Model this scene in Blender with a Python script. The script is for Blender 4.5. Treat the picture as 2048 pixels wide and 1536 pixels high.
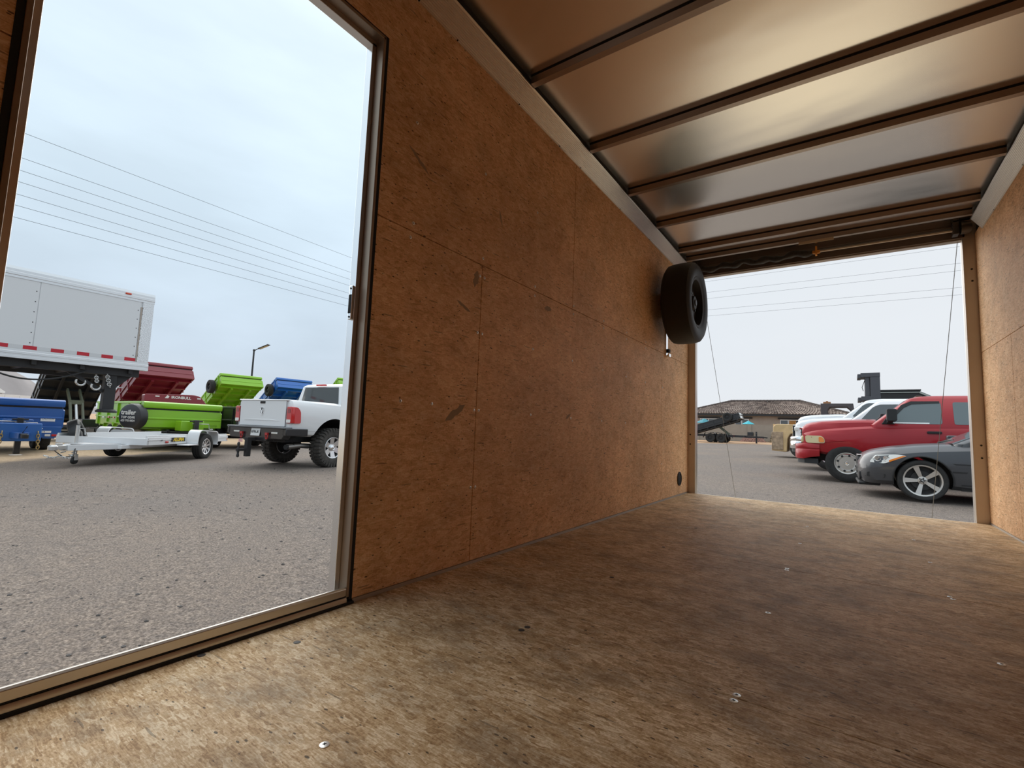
import bpy, bmesh, math, random
from mathutils import Vector, Matrix, Euler
random.seed(7)
PI = math.pi
scene = bpy.context.scene
for o in list(bpy.data.objects):
    bpy.data.objects.remove(o)

# ------------------------------------------------------------------ camera
cam_d = bpy.data.cameras.new('camera')
cam = bpy.data.objects.new('camera', cam_d)
scene.collection.objects.link(cam)
cam_d.sensor_width = 36.0
cam_d.lens = 36.0 * 948.0 / 2048.0
cam_d.clip_start = 0.02
cam_d.clip_end = 4000
_rx, _ry, _rz = 0.0938, -0.0386, 0.6118          # pitch, roll, yaw fitted to the wall, floor and ceiling lines
_R = Matrix.Rotation(_rz, 3, 'Z') @ Matrix.Rotation(_rx, 3, 'X') @ Matrix.Rotation(_ry, 3, 'Y')
_B = Matrix(((1, 0, 0), (0, 0, -1), (0, 1, 0)))   # camera looks along -Z in its own frame
cam.matrix_world = Matrix.Translation((1.2314, 0.0, 0.5410)) @ (_R @ _B).to_4x4()
scene.camera = cam

# ------------------------------------------------------------------ sky, sun, exposure
world = bpy.data.worlds.new('sky')
scene.world = world
world.use_nodes = True
wt = world.node_tree
wt.nodes.clear()
w_out = wt.nodes.new('ShaderNodeOutputWorld')
w_bg = wt.nodes.new('ShaderNodeBackground')
w_tc = wt.nodes.new('ShaderNodeTexCoord')
w_sep = wt.nodes.new('ShaderNodeSeparateXYZ')
w_ramp = wt.nodes.new('ShaderNodeValToRGB')
w_n = wt.nodes.new('ShaderNodeTexNoise')
w_mix = wt.nodes.new('ShaderNodeMix')
w_mix.data_type = 'RGBA'
w_mix.blend_type = 'MULTIPLY'
w_map = wt.nodes.new('ShaderNodeMapping')
w_map.inputs['Scale'].default_value = (1.2, 1.2, 4.0)
w_n.inputs['Scale'].default_value = 2.2
w_n.inputs['Detail'].default_value = 6
w_nr = wt.nodes.new('ShaderNodeMapRange')
w_nr.inputs['From Min'].default_value = 0.35
w_nr.inputs['From Max'].default_value = 0.65
w_nr.inputs['To Min'].default_value = 0.93
w_nr.inputs['To Max'].default_value = 1.05
e = w_ramp.color_ramp.elements
e[0].position = 0.0
e[0].color = (0.58, 0.635, 0.69, 1)
e[1].position = 1.0
e[1].color = (1.75, 1.84, 1.90, 1)
for p, c in ((0.12, (0.54, 0.635, 0.735, 1)), (0.35, (0.60, 0.725, 0.83, 1)), (0.60, (0.72, 0.85, 0.945, 1)), (0.80, (0.86, 0.98, 1.06, 1))):
    k = e.new(p)
    k.color = c
L = wt.links.new
L(w_tc.outputs['Generated'], w_sep.inputs[0])
L(w_sep.outputs['Z'], w_ramp.inputs[0])
L(w_tc.outputs['Generated'], w_map.inputs[0])
L(w_map.outputs[0], w_n.inputs['Vector'])
L(w_n.outputs['Fac'], w_nr.inputs['Value'])
w_mix.inputs[0].default_value = 1.0
L(w_ramp.outputs[0], w_mix.inputs[6])
L(w_nr.outputs[0], w_mix.inputs[7])
# thinner, whiter cloud towards the rear opening's side of the sky
w_dot = wt.nodes.new('ShaderNodeVectorMath')
w_dot.operation = 'DOT_PRODUCT'
w_dot.inputs[1].default_value = (0.30, 0.92, -0.25)
w_hz = wt.nodes.new('ShaderNodeMapRange')
w_hz.interpolation_type = 'SMOOTHSTEP'
w_hz.inputs['From Min'].default_value = 0.15
w_hz.inputs['From Max'].default_value = 0.95
w_hz.inputs['To Max'].default_value = 0.9
w_hm = wt.nodes.new('ShaderNodeMix')
w_hm.data_type = 'RGBA'
w_hm.inputs[7].default_value = (0.715, 0.74, 0.77, 1)
L(w_tc.outputs['Generated'], w_dot.inputs[0])
L(w_dot.outputs['Value'], w_hz.inputs['Value'])
L(w_hz.outputs[0], w_hm.inputs[0])
L(w_mix.outputs[2], w_hm.inputs[6])
L(w_hm.outputs[2], w_bg.inputs['Color'])
w_bg.inputs['Strength'].default_value = 1.0
L(w_bg.outputs[0], w_out.inputs['Surface'])

sun_d = bpy.data.lights.new('sun', 'SUN')
sun_d.energy = 2.3
sun_d.angle = math.radians(80)                    # veiled by thin overcast
sun_d.color = (1.0, 0.95, 0.88)
sun = bpy.data.objects.new('sun', sun_d)
scene.collection.objects.link(sun)
_sd = Vector((-0.80, 0.47, 0.50)).normalized()    # where the sun stands
sun.rotation_euler = _sd.to_track_quat('Z', 'Y').to_euler()

vs = scene.view_settings
vs.view_transform = 'Standard'
vs.look = 'None'
vs.gamma = 1.0
vs.use_curve_mapping = False
vs.exposure = 0.22
scene.cycles.max_bounces = 16
scene.cycles.diffuse_bounces = 10
scene.cycles.glossy_bounces = 6
scene.cycles.use_denoising = True
scene.cycles.caustics_reflective = True

# ------------------------------------------------------------------ helpers
def link(o, parent=None):
    scene.collection.objects.link(o)
    if parent is not None:
        o.parent = parent
    return o


def tag(o, label=None, cat=None, group=None, kind=None):
    if label:
        o['label'] = label
    if cat:
        o['category'] = cat
    if group:
        o['group'] = group
    if kind:
        o['kind'] = kind
    return o


def empty(name, label, cat, loc=(0, 0, 0), rz=0.0, group=None):
    o = bpy.data.objects.new(name, None)
    o.empty_display_size = 0.2
    link(o)
    o.location = loc
    o.rotation_euler = (0, 0, rz)
    return tag(o, label, cat, group)


class MB:
    """Collects shapes; build() links them as one mesh object."""
    def __init__(s):
        s.v = []
        s.f = []

    def add(s, vs_, fs_, M=None):
        k = len(s.v)
        for p in vs_:
            s.v.append(tuple(M @ Vector(p)) if M is not None else tuple(p))
        for f in fs_:
            s.f.append(tuple(i + k for i in f))
        return s

    def box(s, x0, x1, y0, y1, z0, z1, M=None):
        v = [(x, y, z) for z in (z0, z1) for y in (y0, y1) for x in (x0, x1)]
        return s.add(v, [(0, 2, 3, 1), (4, 5, 7, 6), (0, 1, 5, 4), (2, 6, 7, 3), (0, 4, 6, 2), (1, 3, 7, 5)], M)

    def obox(s, c, size, rot=(0, 0, 0)):
        M = Matrix.Translation(c) @ Euler(rot).to_matrix().to_4x4()
        a, b, d = (q / 2 for q in size)
        return s.box(-a, a, -b, b, -d, d, M)

    def beam(s, p, q, w, h):
        """rectangular bar from p to q, w across, h up"""
        p, q = Vector(p), Vector(q)
        d = q - p
        ln = d.length
        x = d.normalized()
        up = Vector((0, 0, 1)) if abs(x.z) < 0.95 else Vector((1, 0, 0))
        y = up.cross(x).normalized()
        z = x.cross(y)
        M = Matrix(((x.x, y.x, z.x, p.x), (x.y, y.y, z.y, p.y), (x.z, y.z, z.z, p.z), (0, 0, 0, 1)))
        return s.box(0, ln, -w / 2, w / 2, -h / 2, h / 2, M)

    def prism(s, poly, axis, a, b, M=None):
        n = len(poly)
        def mk(p, t):
            if axis == 'x':
                return (t, p[0], p[1])
            if axis == 'y':
                return (p[0], t, p[1])
            return (p[0], p[1], t)
        v = [mk(p, a) for p in poly] + [mk(p, b) for p in poly]
        f = [tuple(range(n)), tuple(range(2 * n - 1, n - 1, -1))]
        f += [(i, i + n, (i + 1) % n + n, (i + 1) % n) for i in range(n)]
        return s.add(v, f, M)

    def tube(s, pts, r, n=8, cap=True):
        pts = [Vector(p) for p in pts]
        rings = []
        for i, p in enumerate(pts):
            d = (pts[min(i + 1, len(pts) - 1)] - pts[max(i - 1, 0)]).normalized()
            up = Vector((0, 0, 1)) if abs(d.z) < 0.9 else Vector((1, 0, 0))
            a = d.cross(up).normalized()
            b = a.cross(d)
            rr = r[i] if isinstance(r, (list, tuple)) else r
            rings.append([p + a * rr * math.cos(2 * PI * k / n) + b * rr * math.sin(2 * PI * k / n) for k in range(n)])
        return s.rings(rings, cap)

    def rings(s, rings, cap=True):
        n = len(rings[0])
        v = [p for r in rings for p in r]
        f = []
        for i in range(len(rings) - 1):
            for k in range(n):
                f.append((i * n + k, i * n + (k + 1) % n, (i + 1) * n + (k + 1) % n, (i + 1) * n + k))
        if cap:
            f.append(tuple(range(n - 1, -1, -1)))
            f.append(tuple((len(rings) - 1) * n + k for k in range(n)))
        return s.add(v, f)

    def lathe(s, prof, n=24, axis='y', c=(0, 0, 0), loop=False, M=None):
        """prof: (radius, offset along axis)"""
        c = Vector(c)
        v = []
        for r, t in prof:
            for k in range(n):
                a = 2 * PI * k / n
                u, w = r * math.cos(a), r * math.sin(a)
                v.append(c + Vector({'x': (t, u, w), 'y': (u, t, w), 'z': (u, w, t)}[axis]))
        f = []
        m = len(prof)
        for i in range(m if loop else m - 1):
            j = (i + 1) % m
            for k in range(n):
                f.append((i * n + k, j * n + k, j * n + (k + 1) % n, i * n + (k + 1) % n))
        if not loop:
            if prof[0][0] > 1e-6:
                f.append(tuple(range(n)))
            if prof[-1][0] > 1e-6:
                f.append(tuple((m - 1) * n + k for k in range(n - 1, -1, -1)))
        return s.add(v, f, M)

    def cyl(s, c, r, h, axis='z', n=16):
        return s.lathe([(r, -h / 2), (r, h / 2)], n, axis, c)

    def mesh(s, name, mat=None, angle=35):
        me = bpy.data.meshes.new(name)
        me.from_pydata([tuple(p) for p in s.v], [], s.f)
        bm = bmesh.new()
        bm.from_mesh(me)
        bmesh.ops.remove_doubles(bm, verts=bm.verts, dist=1e-6)
        bmesh.ops.recalc_face_normals(bm, faces=bm.faces)
        if angle:
            for f in bm.faces:
                f.smooth = True
        bm.to_mesh(me)
        bm.free()
        if angle:
            me.set_sharp_from_angle(angle=math.radians(angle))
        if mat:
            me.materials.append(mat)
        return me

    def build(s, name, mat=None, parent=None, bevel=0, seg=2, angle=35, loc=None, rot=None):
        o = bpy.data.objects.new(name, s.mesh(name, mat, angle))
        link(o, parent)
        if loc is not None:
            o.location = loc
        if rot is not None:
            o.rotation_euler = rot
        if bevel:
            b = o.modifiers.new('bevel', 'BEVEL')
            b.width = bevel
            b.segments = seg
            b.limit_method = 'ANGLE'
            b.angle_limit = math.radians(35)
        return o


def put(name, me, parent, loc=(0, 0, 0), rot=(0, 0, 0), scale=None):
    o = bpy.data.objects.new(name, me)
    link(o, parent)
    o.location = loc
    o.rotation_euler = rot
    if scale:
        o.scale = scale
    return o


def rrect(x0, x1, y0, y1, r, n=4):
    """rounded rectangle as a list of 2D points"""
    out = []
    for cx, cy, a0 in ((x1 - r, y1 - r, 0), (x0 + r, y1 - r, 90), (x0 + r, y0 + r, 180), (x1 - r, y0 + r, 270)):
        for k in range(n + 1):
            a = math.radians(a0 + 90 * k / n)
            out.append((cx + r * math.cos(a), cy + r * math.sin(a)))
    return out


def text_mesh(name, body, size, mat, parent, loc, rot, depth=0.002, align='CENTER', sx=1.0, shear=0.0, bold=0.0):
    cu = bpy.data.curves.new(name, 'FONT')
    cu.body = body
    cu.size = size
    cu.extrude = depth
    cu.align_x = align
    cu.align_y = 'CENTER'
    cu.shear = shear
    cu.offset = bold
    cu.resolution_u = 2
    tmp = bpy.data.objects.new('tmp', cu)
    scene.collection.objects.link(tmp)
    dg = bpy.context.evaluated_depsgraph_get()
    me = bpy.data.meshes.new_from_object(tmp.evaluated_get(dg))
    bpy.data.objects.remove(tmp)
    bpy.data.curves.remove(cu)
    me.materials.clear()
    me.materials.append(mat)
    o = put(name, me, parent, loc, rot)
    o.scale = (sx, 1, 1)
    return o


# ------------------------------------------------------------------ materials
_mats = {}


def mat(name, col=(0.5, 0.5, 0.5), rough=0.5, metal=0.0, spec=None, coat=0.0, emit=None, noise=None, alpha=None, bump=0.0):
    """principled material; noise = (scale, amount) mottles the colour a little"""
    if name in _mats:
        return _mats[name]
    m = bpy.data.materials.new(name)
    m.use_nodes = True
    nt = m.node_tree
    b = nt.nodes['Principled BSDF']
    b.inputs['Base Color'].default_value = (*col, 1)
    b.inputs['Roughness'].default_value = rough
    b.inputs['Metallic'].default_value = metal
    if spec is not None:
        b.inputs['Specular IOR Level'].default_value = spec
    if coat:
        b.inputs['Coat Weight'].default_value = coat
        b.inputs['Coat Roughness'].default_value = 0.06
    if emit:
        b.inputs['Emission Color'].default_value = (*emit[0], 1)
        b.inputs['Emission Strength'].default_value = emit[1]
    if noise:
        tc = nt.nodes.new('ShaderNodeTexCoord')
        n = nt.nodes.new('ShaderNodeTexNoise')
        n.inputs['Scale'].default_value = noise[0]
        n.inputs['Detail'].default_value = 5
        mr = nt.nodes.new('ShaderNodeMapRange')
        mr.inputs['From Min'].default_value = 0.3
        mr.inputs['From Max'].default_value = 0.7
        mr.inputs['To Min'].default_value = 1 - noise[1]
        mr.inputs['To Max'].default_value = 1 + noise[1]
        mx = nt.nodes.new('ShaderNodeMix')
        mx.data_type = 'RGBA'
        mx.blend_type = 'MULTIPLY'
        mx.inputs[0].default_value = 1
        mx.inputs[6].default_value = (*col, 1)
        nt.links.new(tc.outputs['Object'], n.inputs['Vector'])
        nt.links.new(n.outputs['Fac'], mr.inputs['Value'])
        nt.links.new(mr.outputs[0], mx.inputs[7])
        nt.links.new(mx.outputs[2], b.inputs['Base Color'])
        if bump:
            bp = nt.nodes.new('ShaderNodeBump')
            bp.inputs['Strength'].default_value = bump
            bp.inputs['Distance'].default_value = 0.01
            nt.links.new(n.outputs['Fac'], bp.inputs['Height'])
            nt.links.new(bp.outputs[0], b.inputs['Normal'])
    _mats[name] = m
    return m


class NT:
    """terse node-tree writer"""
    def __init__(s, name):
        s.m = bpy.data.materials.new(name)
        s.m.use_nodes = True
        s.t = s.m.node_tree
        s.b = s.t.nodes['Principled BSDF']

    def n(s, typ, **kw):
        o = s.t.nodes.new(typ)
        for k, v in kw.items():
            setattr(o, k, v)
        return o

    def l(s, a, b):
        s.t.links.new(a, b)

    def math(s, op, a, b=None, c=None, clamp=False):
        o = s.n('ShaderNodeMath', operation=op, use_clamp=clamp)
        for i, q in enumerate((a, b, c)):
            if q is None:
                continue
            if isinstance(q, (int, float)):
                o.inputs[i].default_value = q
            else:
                s.l(q, o.inputs[i])
        return o.outputs[0]

    def mix(s, fac, a, b, blend='MIX'):
        o = s.n('ShaderNodeMix', data_type='RGBA', blend_type=blend)
        for i, q in ((0, fac), (6, a), (7, b)):
            if isinstance(q, (int, float)):
                o.inputs[i].default_value = q
            elif isinstance(q, tuple):
                o.inputs[i].default_value = (*q, 1)
            else:
                s.l(q, o.inputs[i])
        return o.outputs[2]

    def noise(s, vec, scale, detail=4, rough=0.5, dim='3D'):
        o = s.n('ShaderNodeTexNoise', noise_dimensions=dim)
        o.inputs['Scale'].default_value = scale
        o.inputs['Detail'].default_value = detail
        o.inputs['Roughness'].default_value = rough
        s.l(vec, o.inputs['Vector'])
        return o.outputs['Fac']

    def rng(s, v, a, b, c=0.0, d=1.0):
        o = s.n('ShaderNodeMapRange')
        s.l(v, o.inputs['Value'])
        for k, q in zip(('From Min', 'From Max', 'To Min', 'To Max'), (a, b, c, d)):
            o.inputs[k].default_value = q
        return o.outputs[0]

    def ramp(s, v, stops):
        o = s.n('ShaderNodeValToRGB')
        s.l(v, o.inputs[0])
        e_ = o.color_ramp.elements
        e_[0].position, e_[0].color = stops[0][0], (*stops[0][1], 1)
        e_[1].position, e_[1].color = stops[-1][0], (*stops[-1][1], 1)
        for p_, c_ in stops[1:-1]:
            k_ = e_.new(p_)
            k_.color = (*c_, 1)
        return o.outputs[0]

    def mapping(s, vec, rot=0.0, scale=(1, 1, 1), loc=(0, 0, 0)):
        o = s.n('ShaderNodeMapping')
        s.l(vec, o.inputs[0])
        o.inputs['Location'].default_value = loc
        o.inputs['Rotation'].default_value = (0, 0, rot)
        o.inputs['Scale'].default_value = scale
        return o.outputs[0]


def osb(name, plane, stops, dirt=0.0, rough=0.6, flake=(30.0, 88.0), seed=0.0, spec=0.3):
    """oriented strand board: layers of long flakes lying at different angles, dark bark specks, handling dirt"""
    t = NT(name)
    tc = t.n('ShaderNodeTexCoord')
    sp = t.n('ShaderNodeSeparateXYZ')
    t.l(tc.outputs['Object'], sp.inputs[0])
    cb = t.n('ShaderNodeCombineXYZ')
    a, b = {'yz': ('Y', 'Z'), 'xy': ('X', 'Y')}[plane]
    t.l(sp.outputs[a], cb.inputs[0])
    t.l(sp.outputs[b], cb.inputs[1])
    vec = cb.outputs[0]
    wob = t.noise(vec, 14, 2, dim='2D')
    wv = t.n('ShaderNodeVectorMath', operation='ADD')
    ws = t.n('ShaderNodeVectorMath', operation='SCALE')
    t.l(wob, ws.inputs[0])
    ws.inputs['Scale'].default_value = 0.006
    t.l(vec, wv.inputs[0])
    t.l(ws.outputs[0], wv.inputs[1])
    vec2 = wv.outputs[0]
    val = None
    for i, (ang, th) in enumerate(((0.1, 0), (0.8, .4), (-0.6, .45), (1.45, .5), (0.35, .55), (-1.1, .55), (2.2, .6), (-.15, .6))):
        mp = t.mapping(vec2, ang, (flake[0] * (1 + .15 * (i % 4)), flake[1] * (1 + .25 * (i % 3)), 1), (seed + 3.7 * i, seed * 2 + 1.3 * i, 0))
        vo = t.n('ShaderNodeTexVoronoi', voronoi_dimensions='2D')
        vo.inputs['Scale'].default_value = 1.0
        t.l(mp, vo.inputs['Vector'])
        sc = t.n('ShaderNodeSeparateColor')
        t.l(vo.outputs['Color'], sc.inputs[0])
        gr = t.noise(t.mapping(vec2, ang, (34, 300, 1), (i, i, 0)), 1.0, 3, .6, dim='2D')
        g2 = t.rng(gr, 0.25, 0.75, -0.42, 0.42)
        v = t.math('MULTIPLY_ADD', sc.outputs[0], .64, t.math('ADD', g2, .18))
        if val is None:
            val = v
        else:
            m_ = t.math('GREATER_THAN', sc.outputs[1], th)
            mm = t.n('ShaderNodeMix', data_type='FLOAT')
            t.l(m_, mm.inputs[0])
            t.l(val, mm.inputs[2])
            t.l(v, mm.inputs[3])
            val = mm.outputs[0]
    val = t.math('ADD', val, t.rng(t.noise(vec2, 150, 3, .75, dim='2D'), .3, .7, -.26, .26))
    val = t.math('ADD', val, t.rng(t.noise(vec2, 11, 4, .6, dim='2D'), .3, .7, -.16, .16))
    col = t.ramp(val, stops)
    big = t.noise(vec, 1.7, 4, dim='2D')
    col = t.mix(1.0, col, t.ramp(big, [(0.3, (0.86, 0.84, 0.82)), (0.7, (1.10, 1.08, 1.06))]), 'MULTIPLY')
    # bark specks
    for k, (sc_, th_) in enumerate(((29, .15), (13, .085))):
        vo = t.n('ShaderNodeTexVoronoi', voronoi_dimensions='2D')
        vo.inputs['Scale'].default_value = 1.0
        t.l(t.mapping(vec2, .5 + k, (sc_, sc_ * 2.4, 1), (seed + k, 0, 0)), vo.inputs['Vector'])
        sc = t.n('ShaderNodeSeparateColor')
        t.l(vo.outputs['Color'], sc.inputs[0])
        m_ = t.math('MULTIPLY', t.math('LESS_THAN', vo.outputs['Distance'], t.math('MULTIPLY', sc.outputs[2], th_)), t.math('GREATER_THAN', sc.outputs[0], .74))
        col = t.mix(t.math('MULTIPLY', m_, .82), col, (0.030, 0.018, 0.010))
    # a few long dark slivers
    vo = t.n('ShaderNodeTexVoronoi', voronoi_dimensions='2D')
    vo.inputs['Scale'].default_value = 1.0
    t.l(t.mapping(vec2, -.35, (5.5, 60, 1), (seed, 5, 0)), vo.inputs['Vector'])
    sc = t.n('ShaderNodeSeparateColor')
    t.l(vo.outputs['Color'], sc.inputs[0])
    m_ = t.math('MULTIPLY', t.math('LESS_THAN', vo.outputs['Distance'], .13), t.math('GREATER_THAN', sc.outputs[0], .86))
    col = t.mix(t.math('MULTIPLY', m_, .5), col, (0.05, 0.03, 0.018))
    if dirt:
        d1 = t.noise(t.mapping(vec2, .4, (5.0, 7.5, 1), (seed + 4, 2, 0)), 1.0, 6, .65, dim='2D')
        d2 = t.rng(d1, .47, .74)
        col = t.mix(t.math('MULTIPLY', d2, dirt, clamp=True), col, (0.15, 0.105, 0.07))
    t.l(col, t.b.inputs['Base Color'])
    t.b.inputs['Roughness'].default_value = rough
    t.b.inputs['Specular IOR Level'].default_value = spec
    bp = t.n('ShaderNodeBump')
    bp.inputs['Strength'].default_value = 0.25
    bp.inputs['Distance'].default_value = 0.0012
    t.l(val, bp.inputs['Height'])
    t.l(bp.outputs[0], t.b.inputs['Normal'])
    return t.m


OSB_WALL = osb('strand_board_wall', 'yz', [(0.0, (0.58, 0.335, 0.17)), (0.3, (0.74, 0.46, 0.25)), (0.65, (0.82, 0.53, 0.30)), (1.0, (0.92, 0.68, 0.44))], dirt=0.18, seed=1.0, spec=0.2)
OSB_FLOOR = osb('strand_board_floor', 'xy', [(0.0, (0.37, 0.225, 0.105)), (0.3, (0.56, 0.38, 0.20)), (0.65, (0.67, 0.495, 0.30)), (1.0, (0.87, 0.73, 0.52))], dirt=0.55, rough=0.6, seed=7.0, spec=0.2)


def ground_material():
    t = NT('crushed_asphalt_and_sand')
    tc = t.n('ShaderNodeTexCoord')
    vec = tc.outputs['Object']
    fine = t.noise(vec, 70, 3, .7)
    mid = t.noise(vec, 16, 5, .7)
    big = t.noise(vec, .35, 4)
    base = t.ramp(fine, [(0.32, (0.085, 0.073, 0.067)), (0.5, (0.185, 0.163, 0.150)), (0.68, (0.34, 0.305, 0.275))])
    base = t.mix(1.0, base, t.ramp(mid, [(0.3, (0.72, 0.72, 0.74)), (0.7, (1.22, 1.18, 1.12))]), 'MULTIPLY')
    base = t.mix(1.0, base, t.ramp(big, [(0.35, (0.96, 0.94, 0.93)), (0.65, (1.14, 1.06, 0.98))]), 'MULTIPLY')
    vo = t.n('ShaderNodeTexVoronoi')
    vo.inputs['Scale'].default_value = 7.0
    t.l(vec, vo.inputs['Vector'])
    sc = t.n('ShaderNodeSeparateColor')
    t.l(vo.outputs['Color'], sc.inputs[0])
    spk = t.math('MULTIPLY', t.math('LESS_THAN', vo.outputs['Distance'], t.math('MULTIPLY', sc.outputs[1], .22)), t.math('GREATER_THAN', sc.outputs[0], .55))
    base = t.mix(t.math('MULTIPLY', spk, .75), base, (0.035, 0.03, 0.03))
    # sandy strip where the trailers are parked and along the far wall
    sp = t.n('ShaderNodeSeparateXYZ')
    t.l(vec, sp.inputs[0])
    wob = t.rng(t.noise(vec, .5, 4), .2, .8, -1.6, 1.6)
    s1 = t.rng(t.math('ADD', sp.outputs['X'], t.math('ADD', wob, t.math('MULTIPLY', sp.outputs['Y'], 0.62))), -12.6, -13.2)
    s2 = t.rng(t.math('ADD', t.math('MULTIPLY', sp.outputs['X'], -0.60), t.math('ADD', sp.outputs['Y'], t.math('MULTIPLY', wob, 1.0))), 44.5, 46)
    sand = t.mix(t.rng(mid, .35, .65), (0.42, 0.30, 0.19), (0.56, 0.42, 0.28))
    sand2 = t.mix(t.rng(mid, .35, .65), (0.40, 0.24, 0.14), (0.52, 0.34, 0.21))
    col = t.mix(s1, base, sand)
    col = t.mix(s2, col, sand2)
    t.l(col, t.b.inputs['Base Color'])
    t.b.inputs['Roughness'].default_value = 0.9
    t.b.inputs['Specular IOR Level'].default_value = 0.2
    bp = t.n('ShaderNodeBump')
    bp.inputs['Strength'].default_value = 0.6
    bp.inputs['Distance'].default_value = 0.012
    t.l(fine, bp.inputs['Height'])
    t.l(bp.outputs[0], t.b.inputs['Normal'])
    return t.m


GROUND = ground_material()


def ceiling_metal():
    t = NT('mill_finish_ceiling')
    tc = t.n('ShaderNodeTexCoord')
    vec = tc.outputs['Object']
    n1 = t.noise(t.mapping(vec, 0, (1.2, 2.6, 1)), 1.0, 2)
    bp = t.n('ShaderNodeBump')
    bp.inputs['Strength'].default_value = 0.2
    bp.inputs['Distance'].default_value = 0.02
    t.l(n1, bp.inputs['Height'])
    t.l(bp.outputs[0], t.b.inputs['Normal'])
    t.b.inputs['Base Color'].default_value = (0.88, 0.86, 0.83, 1)
    t.b.inputs['Metallic'].default_value = 1.0
    t.b.inputs['Roughness'].default_value = 0.23
    t.b.inputs['Anisotropic'].default_value = 0.88
    tg = t.n('ShaderNodeCombineXYZ')
    tg.inputs[0].default_value = 1.0
    t.l(tg.outputs[0], t.b.inputs['Tangent'])
    return t.m


CEIL = ceiling_metal()
ALU = mat('bare_aluminium', (0.78, 0.76, 0.73), 0.32, 1.0)
ALU_B = mat('bright_aluminium', (0.88, 0.88, 0.88), 0.22, 1.0)
GALV = mat('dull_steel', (0.50, 0.47, 0.44), 0.45, 1.0)
BLACK = mat('black_rubber', (0.018, 0.018, 0.019), 0.75)
GASKET_GAP = mat('gasket_and_gap_black', (0.012, 0.012, 0.012), 0.85)  # rubber gaskets, and black strips painted in place of shaded gaps
SCREW = mat('zinc_screw', (0.86, 0.86, 0.84), 0.35, 0.6)
SLOT = mat('dark_slot', (0.02, 0.02, 0.02), 0.8)

# ------------------------------------------------------------------ the trailer we stand in: floor, walls, ceiling
W = 2.0635                                          # inside width
YF, YB = 4.73, -1.30                                # rear edge of the floor, front wall behind us
GA, GB, GC = -0.563, 0.0091, 0.0152                 # the yard slopes gently


def gz(x, y):
    return GA + GB * x + GC * y


floor = MB().box(-0.06, W + 0.06, YB - .06, YF + .07, -0.10, -0.0185).build('floor', mat('floor_frame', (0.03, 0.03, 0.03), .8))
tag(floor, kind='structure')

_scr = MB()
_scr.lathe([(0.0, 0.0012), (0.0060, 0.0012), (0.0084, 0.0004), (0.0086, -0.0004)], 14, 'z')
SCREW_ME = _scr.mesh('screw', SCREW)
_cr = MB().box(-.0032, .0032, -.0009, .0009, .0012, .0016).box(-.0009, .0009, -.0032, .0032, .0012, .0016)
CROSS_ME = _cr.mesh('cross_slot', SLOT, 0)
DSCREW_ME = MB().lathe([(0.0, 0.0010), (0.0060, 0.0010), (0.0084, 0.0003), (0.0086, -0.0004)], 14, 'z').mesh('screw', mat('dirty_screw', (0.06, 0.055, 0.05), .6))
_CR2 = MB().lathe([(0.0, 0.0012), (0.0060, 0.0012), (0.0084, 0.0004), (0.0086, -0.0004)], 14, 'z')
_both = None


def screw_mesh():
    """screw head with its dark cross recess as one two-material mesh"""
    global _both
    if _both is None:
        bm = bmesh.new()
        bm.from_mesh(SCREW_ME)
        n0 = len(bm.faces)
        bm.from_mesh(CROSS_ME)
        bm.faces.ensure_lookup_table()
        for f in bm.faces[n0:]:
            f.material_index = 1
        _both = bpy.data.meshes.new('screw')
        bm.to_mesh(_both)
        bm.free()
        _both.materials.append(SCREW)
        _both.materials.append(SLOT)
    return _both


ybounds = [YB, -0.08, 1.137, 2.346, 3.567, YF]
floor_panels = []
for y0, y1 in zip(ybounds[:-1], ybounds[1:]):
    p = MB().box(0.001, W - .001, y0 + .0012, y1 - .0012, -0.018, 0.0).build('panel', OSB_FLOOR, floor, bevel=.0012, seg=1)
    floor_panels.append((y0, y1, p))


def floor_screw(x, y, dark=False):
    for y0, y1, p in floor_panels:
        if y0 <= y < y1:
            put('screw', DSCREW_ME if dark else screw_mesh(), p, (x, y, 0.0006), (0, 0, random.uniform(0, 3)))


for x, y, d in ((.504, .529, 0), (1.034, 1.149, 0), (1.033, 1.122, 0), (1.025, 1.730, 0), (1.023, 2.360, 0), (1.024, 2.332, 0), (1.531, 2.360, 0), (1.536, 2.332, 0),
                (1.543, 1.738, 0), (1.543, 3.580, 0), (1.545, 2.968, 0), (.505, 1.124, 1), (.507, 1.151, 1), (.02, .537, 1), (.122, .708, 1),
                (1.03, 2.968, 0), (1.03, 3.58, 0), (.505, 1.735, 1), (.505, 2.36, 1), (.505, 2.97, 1), (1.54, 1.122, 0), (1.54, 1.150, 0), (1.54, .529, 0)):
    floor_screw(x, y, d)

# side door opening in the left wall
DY0, DY1, DZ0, DZ1 = 0.140, 0.940, 0.02, 1.822
ZC = 2.075
SHELL = mat('white_trailer_skin', (0.72, 0.73, 0.74), 0.35)
shell = MB()
shell.box(-.065, -.0135, YB - .06, DY0, -.10, 2.24)
shell.box(-.065, -.0135, DY1, YF + .08, -.10, 2.24)
shell.box(-.065, -.0135, DY0, DY1, DZ1, 2.24)
shell.box(-.065, -.0135, DY0, DY1, -.10, -.02)
wall_left = shell.build('wall_left', mat('stud_dark', (0.05, 0.04, 0.03), .8))
tag(wall_left, kind='structure')
wall_right = MB().box(W + .0135, W + .065, YB - .06, YF + .08, -.10, 2.24).build('wall_right', mat('stud_dark'))
tag(wall_right, kind='structure')
wall_front = MB().box(-.06, W + .06, YB - .07, YB - .0135, -.10, 2.24).build('wall_front', mat('stud_dark'))
tag(wall_front, kind='structure')


def wall_panel(poly, x0, x1, parent):
    cy = sum(p[0] for p in poly) / len(poly)
    cz = sum(p[1] for p in poly) / len(poly)
    return MB().prism(poly, 'x', x0, x1).build('panel', OSB_WALL, parent, bevel=.001, seg=1, angle=0)


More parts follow.
